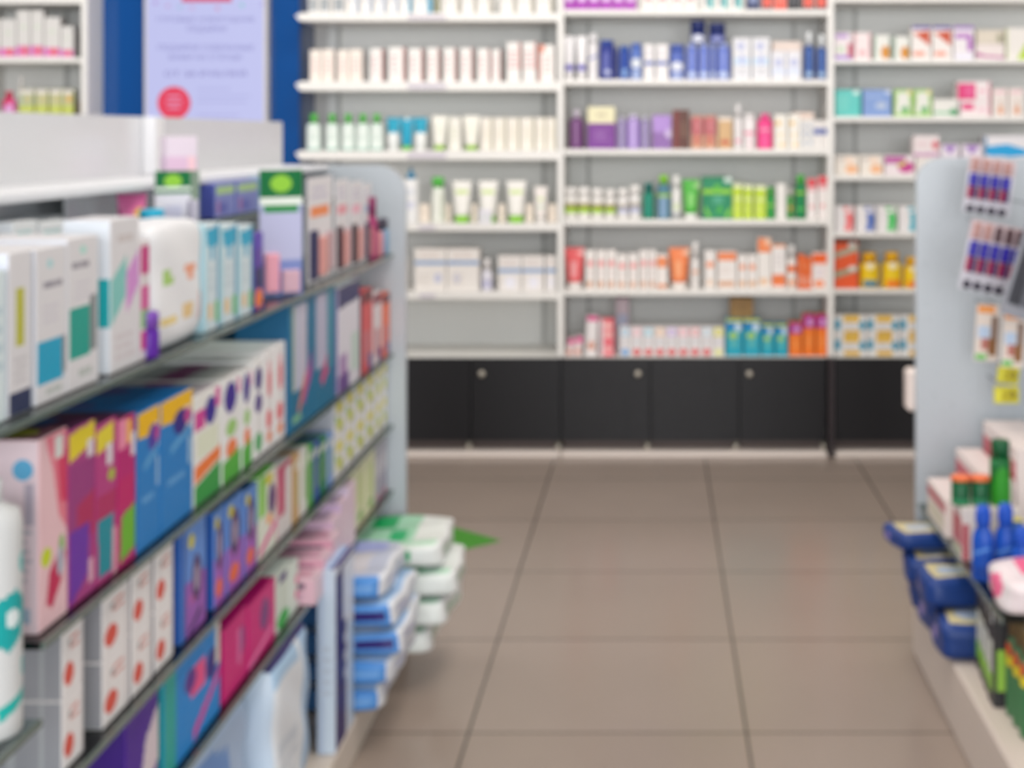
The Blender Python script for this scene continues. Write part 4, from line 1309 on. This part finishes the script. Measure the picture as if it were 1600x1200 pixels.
# third shelf
GP = (ell(.3, .3, .24, .17, '#d85244'), txt(.35, .6, .85, .85, 2, '#d89a94'), rect(.3, .68, .42, .78, '#8a8a8c'), rect(.85, .0, 1, 1, '#d8d4d6'))
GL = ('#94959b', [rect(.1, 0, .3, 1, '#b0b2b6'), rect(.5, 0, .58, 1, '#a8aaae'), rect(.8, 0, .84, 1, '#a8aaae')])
yb = ZL[3]
for k, (a, b) in enumerate(((97, 131), (160, 203), (206, 238), (242, 271))):
    y0, y1 = -XG * F / (CX - a), -XG * F / (CX - b)
    for j in range(2):
        o = carton(y1 - y0 - .002, .17 if k else .13, .082, '#e9e6e6', GP, GL, None, ('#d9d7d9', [band(.3, .6, '#b4b4b8')]), 'pad_box')
        o.location = (XG - (.17 if k else .13) / 2, (y0 + y1) / 2, yb + .0012 + j * .0828)
        o.rotation_euler = (0, 0, PI / 2)
        reg(o, f'{"lower" if j == 0 else "upper"} white pad carton with red oval', 'third glass shelf', -(a + b), 'carton')
NP = (band(0, .5, '#9a5ab4'), ell(.62, .48, .2, .22, '#4a2c62'), ell(.62, .48, .1, .12, '#a89ab4'), ell(.4, .86, .12, .07, '#d6cc2e'), rect(0, 0, .16, 1, '#2458a8'), ('p', [(.3, .06), (.8, .2), (.8, .12), (.3, 0)], '#3c2864'), ('p', [(.3, .28), (.5, .36), (.5, .3)], '#d0588c'))
NP2 = (band(0, .5, '#a05ab8'), ell(.5, .62, .3, .26, '#4a2c62'), ell(.5, .62, .14, .14, '#a89ab4'), ell(.25, .88, .16, .07, '#d6cc2e'), ell(.45, .18, .3, .1, '#ea6a3a'))
for i, (a, b, t) in enumerate(((283, 322, 836), (334, 352, 804), (354, 380, 788), (382, 402, 770))):
    LG(3, a, b, t, 'blue and violet night pad carton', '#5f8fd8', NP if i < 1 else NP2, '#1f55a8', ('#16406c', [rect(.6, .2, .9, .8, '#c8503a')]), d=.18, name='pad_box')
LG(3, 404, 432, 750, 'white and lime pad carton', '#e0e4d8', (rect(0, .5, .4, 1, '#8ccc5a'), ell(.75, .62, .22, .2, '#5a3c74'), ell(.6, .9, .2, .07, '#d8cc2c'), ('p', [(0, .12), (1, .34), (1, .24), (0, .02)], '#e2509c'), ell(.6, .4, .15, .07, '#f0a050')), '#7cbc54', ('#5cb03c', []), d=.18, name='pad_box')
LG(3, 434, 456, 732, 'tall crimson-topped carton', '#d9d4d4', (rect(0, .3, .5, .95, '#c0446c'), band(.92, 1, '#b41c58')), '#c43c68', None, d=.15)
for i, (a, b, c, nm) in enumerate(((460, 468, '#c4a070', 'tan'), (469, 480, '#dcdcd8', 'white'), (481, 490, '#4fa044', 'grass green'), (491, 500, '#2a4f9c', 'navy'), (501, 511, '#1f7a54', 'pine green'), (512, 521, '#7c9cd0', 'pale blue'))):
    LG(3, a, b, 712 - 6 * i, f'slim upright {nm} carton', c, (rect(.2, .75, .8, .9, '#d9dfd0'), rect(.6, .2, .9, .7, '#8ab074')), None, None, d=.12)
YD = (ell(.5, .78, .34, .14, '#d8d018'), ell(.55, .3, .3, .16, '#c4cc28'), ell(.2, .5, .14, .1, '#8cbc50'), rect(.75, .05, .95, .2, '#b4b4c4'))
for i, (a, b) in enumerate(((523, 538), (540, 554), (556, 570), (572, 585), (587, 596), (597, 605))):
    for j in range(2):
        y0, y1 = -XG * F / (CX - a), -XG * F / (CX - b)
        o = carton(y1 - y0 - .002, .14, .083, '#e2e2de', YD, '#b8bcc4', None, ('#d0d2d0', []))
        o.location = (XG - .07, (y0 + y1) / 2, ZL[3] + .0012 + j * .0838)
        o.rotation_euler = (0, 0, PI / 2)
        reg(o, f'{"lower" if j == 0 else "upper"} white carton with yellow dots', 'third glass shelf', -(a + b), 'carton')
# lowest glass shelf
LG(4, 196, 248, 1090, 'deep purple pad pack', '#4a1c94', (('p', [(.4, .1), (1, .3), (1, .8), (.6, .6)], '#d9ccd4'), rect(0, 0, .4, .35, '#2a2458'), rect(.4, 0, .7, .2, '#c8307c')), '#3a1878', ('#3c1470', []), d=.15, name='pad_box', cat='pack')
LG(4, 255, 344, 1066, 'bright blue pad pack with pink window', '#0f86d4', (rect(.45, .5, .72, .8, '#e8508c'), ell(.85, .62, .12, .16, '#2c2080'), ('p', [(.5, .15), (1, .5), (1, .4), (.5, .02)], '#d03c9c'), rect(0, 0, .2, 1, '#1ca49c'), ell(.45, .7, .1, .12, '#5c2c8c'), rect(.92, .55, 1, 1, '#d8d4cc')), '#18a098', ('#0c68b0', [ell(.5, .5, .25, .3, '#3c2c80')]), d=.15, name='pad_box', cat='pack')
LG(4, 348, 386, 990, 'wide magenta pad pack', '#d01478', (ell(.8, .6, .12, .2, '#8c3c80'), rect(.6, .3, .75, .8, '#d86aa4')), '#b40c64', ('#b80c6c', [ell(.5, .5, .3, .3, '#3c2070')]), d=.15, name='pad_box', cat='pack')
LG(4, 388, 430, 950, 'magenta pad pack beside a white one', '#d01478', (ell(.6, .6, .18, .25, '#7c3c7c'), ('p', [(0, .1), (.9, .3), (.9, .2), (0, 0)], '#ec7cb4')), None, ('#b80c6c', []), d=.15, name='pad_box', cat='pack')
LG(4, 432, 452, 902, 'pale green and white pack', '#cfdcd0', (ell(.5, .15, .5, .14, '#2fb04a'), rect(.2, .8, .8, .95, '#3c2c74')), '#c4d4c8', ('#dfe4e0', []), d=.15, name='pad_box', cat='pack')
LG(4, 454, 466, 886, 'white pack with pink tip', '#d6e2da', (ell(.8, .3, .2, .1, '#dc4a84'), ell(.8, .6, .2, .1, '#e06a94')), None, ('#dfe4e0', []), d=.15, name='pad_box', cat='pack')
LP = ['#dcb6c4', '#d8a4b6', '#d49cb0', '#cfb0c8', '#cbb2d2', '#d6c6dc']
for k in range(6):
    o = carton(.135, .075, .05 + .017 * k, LP[k], (rect(.12, .62, .86, .86, ('#5c4860', '#b47c94', '#4e3c58', '#8c6c90', '#54425e', '#85709a')[k]), txt(.1, .1, .9, .5, 2, '#c49ab0')), None, '#dcc4d2', ('#dfc4d0', [rect(.1, .2, .9, .8, ('#d4a0b4', '#cc98b0', '#b88098', '#c4a4c0', '#bca4c8', '#c8b8d4')[k])]), 'pad_packet')
    o.location = (-.668 - .0675 + .016 * (k < 3), 2.887 + .0775 * k, ZL[4] + .0012)
    reg(o, f'pink packet with dark print, {["lowest", "second lowest", "third lowest", "third tallest", "second tallest", "tallest"][k]} of rising row', 'lowest glass shelf', 0, 'pack')
for (a, b, t) in ((556, 570, 726), (572, 586, 712)):
    LG(4, a, b, t, 'cream and green upright carton', '#d8d8b4', (rect(.2, .3, .8, .8, '#c6cf98'), ell(.5, .15, .3, .08, '#8cb464')), None, None, d=.12)
for (a, b, t) in ((588, 596, 684), (597, 605, 672)):
    LG(4, a, b, t, 'grey-violet carton', '#a8a4b0', (rect(.1, .4, .6, .7, '#d0ccd4'), rect(.6, .1, .9, .4, '#786c94'), rect(.3, 0, .8, .1, '#c06080')), None, None, d=.12)
# near low shelf: tall white bottle
o = bottle(.064, .27, '#c9cbcb', '#d4d6d6', (('p', [(.3, .58), (.7, .62), (.95, .55), (.8, .42), (.55, .36), (.3, .4)], '#0f9c9c'), ell(.62, .5, .14, .04, '#d4dede'), ell(.9, .72, .12, .05, '#4cb8b4'), ('p', [(.3, .13), (1, .2), (1, .16), (.4, .08)], '#12a8a0'), ell(.9, .28, .1, .04, '#48b4b0')), .08, .34, .9, .1)
o.location = (-.703, 1.575, .6672)
o.rotation_euler = (0, 0, PI / 2 - .6)
reg(o, 'tall white bottle with teal swirl', LN[7], 0, 'bottle')
# bottom deck: large soft packs
z5 = ZL[5] + .001


def deck(o, x, y, z, desc, rot=PI / 2, cat='pack', roll=0.):
    o.location = (x, y, z)
    o.rotation_euler = (roll, 0, rot)
    return reg(o, desc, 'bottom deck', y, cat)


o = pack(.42, .2, .285, '#7ea6d4', {'F': ('#a8bedc', [rect(0, 0, 1, .5, '#b8c8dc'), ell(.4, .7, .3, .2, '#6a94d0')]), 'T': ('#6a9ccc', []), 'L': ('#8cb0d8', [])}, 'diaper_pack', 0, 9., .003, 2, 22)
deck(o, -.79, 2.33, z5, 'light blue soft pack at the frame bottom')
o = pack(.27, .2, .30, '#dfe6ec', {'F': ('#e2e8ee', [rect(.75, 0, 1, 1, '#a4c2e0'), rect(0, .85, .6, 1, '#a8c8e4'), txt(.1, .1, .6, .5, 4, '#cfd8e2')]), 'T': ('#2a2060', []), 'L': ('#c4d6e8', [])}, 'diaper_pack', 0, 9., .003, 5, 22)
deck(o, -.755, 2.70, z5, 'white soft pack with blue edge strip')
o = carton(.178, .036, .362, '#d8dee6', (rect(0, 0, .58, .97, '#251c66'), rect(.4, .66, 1, 1, '#d4dcea'), rect(.7, 0, 1, .6, '#b4c8de'), rect(.2, .97, 1, 1, '#251c66'), txt(.45, .3, .6, .6, 3, '#c8ccd8')), ('#c2d2e2', [rect(0, .0, .4, 1, '#aebfd6'), txt(.2, .3, .8, .6, 5, '#b4c0d0')]), None, ('#a8c4e4', [rect(0, 0, 1, .3, '#3a3080')]), 'diaper_box')
deck(o, -.628 - .0185, 3.01, z5, 'tall pale carton with navy corner stripe', cat='carton')
for k in range(5):
    o = pack(.30, .26, .0555, '#d9dde6', {'L': ('#4d8cd2', [rect(.6, .3, .95, .75, '#241a6c')] if k in (2, 3) else [rect(.7, .35, .95, .6, '#6c9fd8')]), 'F': ('#dfe3ea', [rect(.2, .3, .5, .6, '#b4bcdc'), txt(.55, .2, .9, .7, 2, '#aab4cc')]), 'T': ('#b8c0d4' if k == 4 else '#9cbce0', [rect(.1, .2, .6, .7, '#c8c8d0'), rect(.65, .1, .9, .8, '#9aa4d8')])}, 'wipes_pack', .25, 9., .003, k + 3, 16)
    deck(o, -.70 + (-.01, .02, .035, .025, .0)[k], 3.268, z5 + k * .0592, f'blue and white wipes pack, {["bottom", "second", "middle", "fourth", "top"][k]} of stack', rot=PI / 2 + (.02, -.03, .02, -.02, .0)[k])
for k in range(4):
    o = pack(.29, .3, .0635, '#e2e6e6', {'T': ('#9cd2b4', [rect(0, 0, 1, .25, '#e4eae8'), rect(.1, .3, .4, .45, '#10ac68'), rect(.5, .45, .9, .6, '#12a45c'), rect(0, .0, .12, 1, '#b4dcc4')]), 'F': ('#e6eaea', [rect(.2, .25, .5, .6, '#b0c8b4'), ell(.6, .4, .05, .15, '#2c9a58')]), 'L': ('#8ccca8' if k == 3 else '#dfe6e4', [rect(.7, 0, 1, 1, '#e2e8e6'), rect(.6, .3, .76, .8, '#10a864')] if k == 3 else [rect(.3, .2, .6, .7, '#a4d4b8')])}, 'wipes_pack', .3, 9., .003, k + 11, 16)
    deck(o, -.68 + (0, .045, .06, .03)[k], 3.605, z5 + k * .0675, f'green and white wipes pack, {["bottom", "second", "third", "top"][k]} of stack', rot=PI / 2 + (.03, -.05, .04, .02)[k])

# ------------------------------------------------------------------ gondola with hooks (other side of the aisle)
XR = .66
YR = 3.75
ZD = .155
ZH = .375
root = empty('gondola')
tag(root, 'white gondola with grey end panel, peg hooks and navy wipes', 'gondola', 'aisle display gondolas')
mb = MB()
mb.box((.645, .9, 0), (1.35, YR - .001, ZD), M('#d6cac0', .45), .006)
mb.build('base', root)
rounded_panel(.655, 1.45, YR, YR + .022, 1.244, .065, PANEL).build('end_panel', root)
mb = MB()
mb.box((1.02, .9, ZD), (1.04, YR - .001, 1.3), FROST)
mb.build('centre_panel', root)
mb = MB()
mb.box((XR + .004, 2.85, ZH - .008), (1.0195, YR - .002, ZH), GLASS)
s = mb.build('shelf', root)
mb = MB()
mb.box((XR, 2.85, ZH - .009), (XR + .004, YR - .002, ZH + .001), EDGE)
mb.build('front_edge', s)
CHR = M('#aeb2b8', .25, .5, .8)


def hook(px, py, Y, part='peg_hook'):
    mb = MB()
    x, z = (px - CX) * Y / F, CH - (py - CY) * Y / F
    mb.box((x - .002, Y - .02, z - .002), (x + .002, YR - .0005, z + .002), CHR)
    mb.box((x - .002, Y - .02, z - .002), (x + .002, Y - .016, z + .012), CHR)
    mb.build(part, root)


def hang(o, px, py, Y, desc, roll=0., cat='blister pack', yaw=0., hk=True, w2h=None):
    """Hang a card whose centre shows at (px, py) at depth Y; hooks come out of the end panel."""
    h = w2h
    x, z = (px - CX) * Y / F, CH - (py - CY) * Y / F
    o.rotation_euler = (0, roll, yaw)
    o.location = (x - math.sin(roll) * h / 2, Y, z - math.cos(roll) * h / 2)
    if hk:
        xt, zt = x + math.sin(roll) * (h / 2 - .006), z + math.cos(roll) * (h / 2 - .006)
        mb = MB()
        mb.box((xt - .002, Y + .0016, zt - .002), (xt + .002, YR - .0005, zt + .002), CHR)
        mb.build('peg_hook', root)
    return reg(o, desc, 'hooks of grey end panel', px, cat)


RZ = (band(.72, 1, '#cdb8bc'), band(.5, .72, '#d4d2dc'), band(0, .14, '#c9c8d2'), txt(.05, .02, .95, .1, 1, '#8c8698'))


def razors(w, h, n, skip=()):
    b = []
    for i in range(n):
        u0 = .04 + i * .92 / n
        u1 = u0 + .92 / n * .8
        b.append((u0, .48, u1, .70, '#2a1f9a'))
        b.append((u0, .26, u0 + (u1 - u0) * .5, .47, '#9c1f48'))
        b.append((u0 + (u1 - u0) * .52, .26, u1, .47, '#35145a'))
        b.append((u0 + .02, .74, u1 - .02, .97, '#b08680' if i not in skip else '#4c3238'))
        b.append((u0 + .02, .02, u1 - .02, .14, '#2c2838'))
    return blister(w, h, '#cfccd6', RZ, tuple(b), 'razor_pack', .014)


o = razors(.112, .135, 4)
hang(o, 1546, 292, 3.56, 'upper razor blister with blue caps', .14, w2h=.135)
o = razors(.134, .16, 5, (2, 3, 4))
hang(o, 1553, 405, 3.40, 'lower razor blister with dark heads', .2, w2h=.16)
o = blister(.10, .26, '#8d8f98', (rect(.1, .1, .9, .9, '#3c3d46'), rect(.4, .1, .5, .9, '#6d6f78')), ((.2, .12, .36, .8, '#33343c'), (.6, .12, .78, .8, '#44464e')), 'razor_pack', .014)
hang(o, 1622, 410, 3.25, 'tall dark grey blister at the frame edge', .3, w2h=.26)
SN = (rect(.05, .85, .75, .98, '#ee9a4a'), rect(.1, .4, .6, .62, '#b8cce4'), rect(.25, .2, .6, .4, '#b8746a'), rect(.05, .02, .5, .12, '#6cc060'), rect(.55, .1, .9, .4, '#8c6038'))
for (a, b, ym, Y, nm) in ((1524, 1562, 520, 3.6, 'beige'), (1566, 1602, 530, 3.45, 'brown-printed')):
    w, h = (b - a) * Y / F, 88 * Y / F
    o = blister(w, h, '#e2d6cc', SN, ((.64, .4, .88, .8, '#7c6458'),), 'sachet', .006)
    hang(o, (a + b) / 2, ym, Y, f'{nm} sachet with orange head', .06, cat='sachet', w2h=h)
for (a, b, ym, Y, nm) in ((1558, 1592, 586, 3.58, 'upper'), (1553, 1592, 617, 3.55, 'lower')):
    w, h = (b - a) * Y / F, 26 * Y / F
    o = blister(w, h, '#cfc832', (ell(.65, .5, .25, .3, '#8a7a1c'), rect(.1, .1, .3, .8, '#e0dc4a')), ((.3, .2, .7, .7, '#b8ac24'),), 'sachet', .006)
    hang(o, (a + b) / 2, ym, Y, f'{nm} small yellow sachet', .12 if nm == 'upper' else 0., cat='sachet', w2h=h)
# wall price holder behind the panel edge
mb = MB()
for i in range(1):
    gridbox(mb, (-.015, -.03, 0), (.02, .03, .105), {}, '#e9dcd6', .012)
o = mb.build('end_pocket')
o.location = (XP(1424, 3.81), 3.81, CH - (640 - CY) * 3.81 / F)
o.parent = root


def RO(o, X, y, z, d, desc, cat, loc='hook gondola shelf', rot=-PI / 2, order=None):
    o.location = (X + d / 2, y, z + .0012)
    o.rotation_euler = (0, 0, rot)
    return reg(o, desc, loc, -y if order is None else order, cat)


ST = (('p', [(0, .62), (1, .62), (1, .86), (0, .86)], '#c8606c'), rect(.1, .1, .9, .5, '#dfd9c4'))
for (X, y0, y1, zt, d, nm) in ((.664, 3.42, 3.645, .462, .07, 'low'), (.742, 3.34, 3.69, .525, .062, 'middle'), (.812, 3.36, 3.70, .592, .10, 'tall')):
    o = carton(y1 - y0, d, zt - ZH, '#ecdfdb', ST, None, ('#ecdeda', []), ('#efe2de', []))
    RO(o, X, (y0 + y1) / 2, ZH, d, f'{nm} white carton with red stripe in stepped row', 'carton')
o = carton(.10, .125, .115, '#e6dcda', (rect(.0, .25, 1, .8, '#c86a74'), rect(.1, .05, .9, .22, '#b8c4a4')), None, ('#e4dcda', [rect(0, 0, .12, .7, '#c4606c'), rect(.25, 0, .45, .5, '#b49a58')]), ('#eadfdd', []))
RO(o, .664, 3.285, ZH, .125, 'white carton under the green jars', 'carton')
zt = ZH + .0012 + .115
for (px0, px1, nm) in ((1487, 1515, 'first'), (1517, 1546, 'second')):
    o = jar(.041, .062, '#0b5c36', '#ee7a4a', (rect(0, .0, 1, .25, '#2f8a5c'),), .16, 1.05, 'jar')
    Yj = 3.27
    RO(o, ((px0 + px1) / 2 - CX) * Yj / F - .0195, Yj, zt, .039, 'dark green jar with orange lid', 'jar', order=px0)
o = bottle(.05, .14, '#0e6a32', '#0b5630', (('p', [(.2, 0), (.8, .5), (1, .8), (1, 0)], '#2f9426'), rect(.1, .8, .9, .9, '#3c8a5c')), .26, .9, .9, .04)
RO(o, (1563 - CX) * 3.27 / F - .022, 3.27, zt, .044, 'tall green bottle beside the green jars', 'bottle')
o = carton(.03, .03, .10, '#d8cc3c', (band(.7, 1, '#3a6cb4'),), None, ('#dccc30', [band(.7, 1, '#3a6cb4'), rect(.1, .1, .9, .3, '#a8c848')]))
RO(o, (1586 - CX) * 3.2 / F - .015, 3.2, ZH, .03, 'small yellow and blue carton', 'carton')
for (px, Y, h) in ((1536, 3.10, .155), (1571, 3.10, .158), (1597, 3.04, .125)):
    o = spray(.046, h, '#1450b8', '#1a52c0', (('p', [(.1, .5), (.9, .62), (.9, .56), (.1, .44)], '#5a90dc'), rect(.2, .05, .8, .25, '#1244a0')))
    RO(o, (px - CX) * Y / F - .023, Y, ZH, .046, 'royal blue spray bottle', 'bottle', order=px, rot=-.5)
o = pack(.2, .16, .075, '#e6dede', {'T': ('#ecdfe2', [ell(.45, .55, .25, .3, '#ee6a92')]), 'R': ('#e8dcdf', [ell(.6, .7, .2, .3, '#ee7098')]), 'F': ('#e6dee0', [ell(.6, .6, .2, .3, '#ee7098')]), 'L': ('#e6dee0', [])}, 'wipes_pack', .3, 5., .005, 21, 14)
RO(o, .665, 2.93, ZH, .16, 'white soft pack with pink flower blot', 'pack')
# deck: navy wipes
NV = {'T': ('#1c3f86', [rect(.12, .12, .88, .9, '#d8cc9c'), ell(.5, .5, .2, .25, '#b4c4dc')]), 'R': ('#16397c', []), 'F': ('#173a80', [ell(.4, .5, .1, .2, '#8a7cb8')]), 'L': ('#16397c', [])}
NW = [(.690, 3.30, 0, 0.0, .085), (.69, 3.468, 0, .03, .08), (.69, 3.637, 0, -.02, .08), (.668, 3.375, .0905, .06, .07), (.665, 3.56, .0855, -.05, .065), (.635, 3.61, .1555, .15, .04)]
nmw = ['front pack of the bottom layer', 'middle pack of the bottom layer', 'rear pack of the bottom layer', 'front pack of the upper layer', 'rear pack of the upper layer', 'topmost pack poking into the aisle']
for i, (x, y, dz, ro, hh) in enumerate(NW):
    o = pack(.15, .14, hh, '#17397e', NV, 'wipes_pack', .35, 6., .003, 31 + i, 14)
    o.location = (x, y, ZD + .001 + dz)
    o.rotation_euler = (0, 0, -PI / 2 + ro)
    reg(o, f'navy wipes, {nmw[i]}', 'hook gondola deck', y, 'pack')
# deck: row of black, green and yellow bottles and packs
for i, (y, X) in enumerate(((3.185, .69), (3.125, .685), (3.065, .68), (3.005, .675))):
    o = carton(.052, .06, .208, '#2a2a2c', (band(0, .12, '#242424'), rect(0, .12, .8, .3, '#8ac43c'), rect(.1, .3, .9, .62, '#d8dcd4'), rect(.6, .8, .95, .9, '#d0d4d8'), rect(.8, .1, 1, .6, '#2c2c2c')), None, ('#333336', [rect(.1, .15, .6, .55, '#9ccc50'), rect(.5, .5, .9, .75, '#d4d8d8')]), None, 'dye_box')
    RO(o, X, y, ZD, .06, 'black carton with lime and white label', 'carton', 'hook gondola deck')
for i, (y, X) in enumerate(((2.945, .69), (2.89, .69), (2.835, .69))):
    o = bottle(.05, .20, '#4f7a56', '#6a5636', (rect(0, .62, 1, .75, '#dccc30'), ell(.5, .82, .35, .09, '#d4502c'), rect(.3, .05, .5, .6, '#98b49c'), rect(.65, .05, .8, .6, '#2c7a44')), .22, .7, .9, .12)
    RO(o, X, y, ZD, .05, 'green bottle with yellow collar', 'bottle', 'hook gondola deck')
o = bottle(.05, .205, '#e8e4da', '#e4c41c', (rect(0, .3, 1, .6, '#d8dccc'),), .14, .75, .9, .1)
RO(o, .77, 3.14, ZD, .05, 'tall white bottle with yellow cap', 'bottle', 'hook gondola deck')
o = bottle(.05, .195, '#e8e4da', '#e4c41c', (rect(0, .3, 1, .6, '#d8dccc'),), .14, .75, .9, .1)
RO(o, .765, 3.05, ZD, .05, 'shorter white bottle with yellow cap', 'bottle', 'hook gondola deck')
o = carton(.11, .08, .20, '#a6d03c', (band(0, .3, '#e8e6de'),), None, ('#a8d240', [band(0, .5, '#e6e4da')]))
RO(o, .83, 3.28, ZD, .08, 'lime green carton behind the bottles', 'carton', 'hook gondola deck')
o = bottle(.045, .17, '#e6e2e4', '#5a38b0', (), .3, .8, .9, .1)
RO(o, .70, 2.775, ZD, .045, 'white bottle with violet cap', 'bottle', 'hook gondola deck')

# floor arrow
mb = MB()
GRN = M('#3f8f22', .4)
A = [(-.95, 4.70), (-.70, 4.70), (-.70, 4.58), (-.497, 4.78), (-.70, 4.97), (-.70, 4.86), (-.95, 4.86)]
up = [(x, y, .0012) for x, y in A]
mb.face([up[0], up[1], up[5], up[6]], GRN)
mb.face([up[1], up[2], up[3], up[4], up[5]], GRN)
dn = [(x, y, .0003) for x, y in A]
for i in range(7):
    j = (i + 1) % 7
    mb.face([dn[i], dn[j], up[j], up[i]], GRN)
o = mb.build('floor_sticker')
tag(o, 'green arrow sticker on the tiled floor behind the wipes stack', 'floor sticker')

# ------------------------------------------------------------------ labels
ORD = ['first', 'second', 'third', 'fourth', 'fifth', 'sixth', 'seventh', 'eighth', 'ninth', 'tenth']
by = {}
for it in ITEMS:
    by.setdefault((it[1], it[2]), []).append(it)
for (desc, loc), L in by.items():
    L.sort(key=lambda t: t[3])
    if 'glass shelf' in loc or loc in ('bottom deck', 'upper half shelf'):
        side = 'from end panel'
    elif 'hook gondola' in loc:
        side = 'from end panel'
    elif 'corner' in loc:
        side = 'from blue column'
    elif 'hooks' in loc:
        side = ''
    else:
        side = 'from column side'
    for i, (o, _, _, _) in enumerate(L):
        if len(L) == 1:
            o['label'] = f'{desc}, {loc}'
        else:
            o['label'] = f'{ORD[i]} {desc} {side}, {loc}'
            o['group'] = f'{desc}, {loc}'
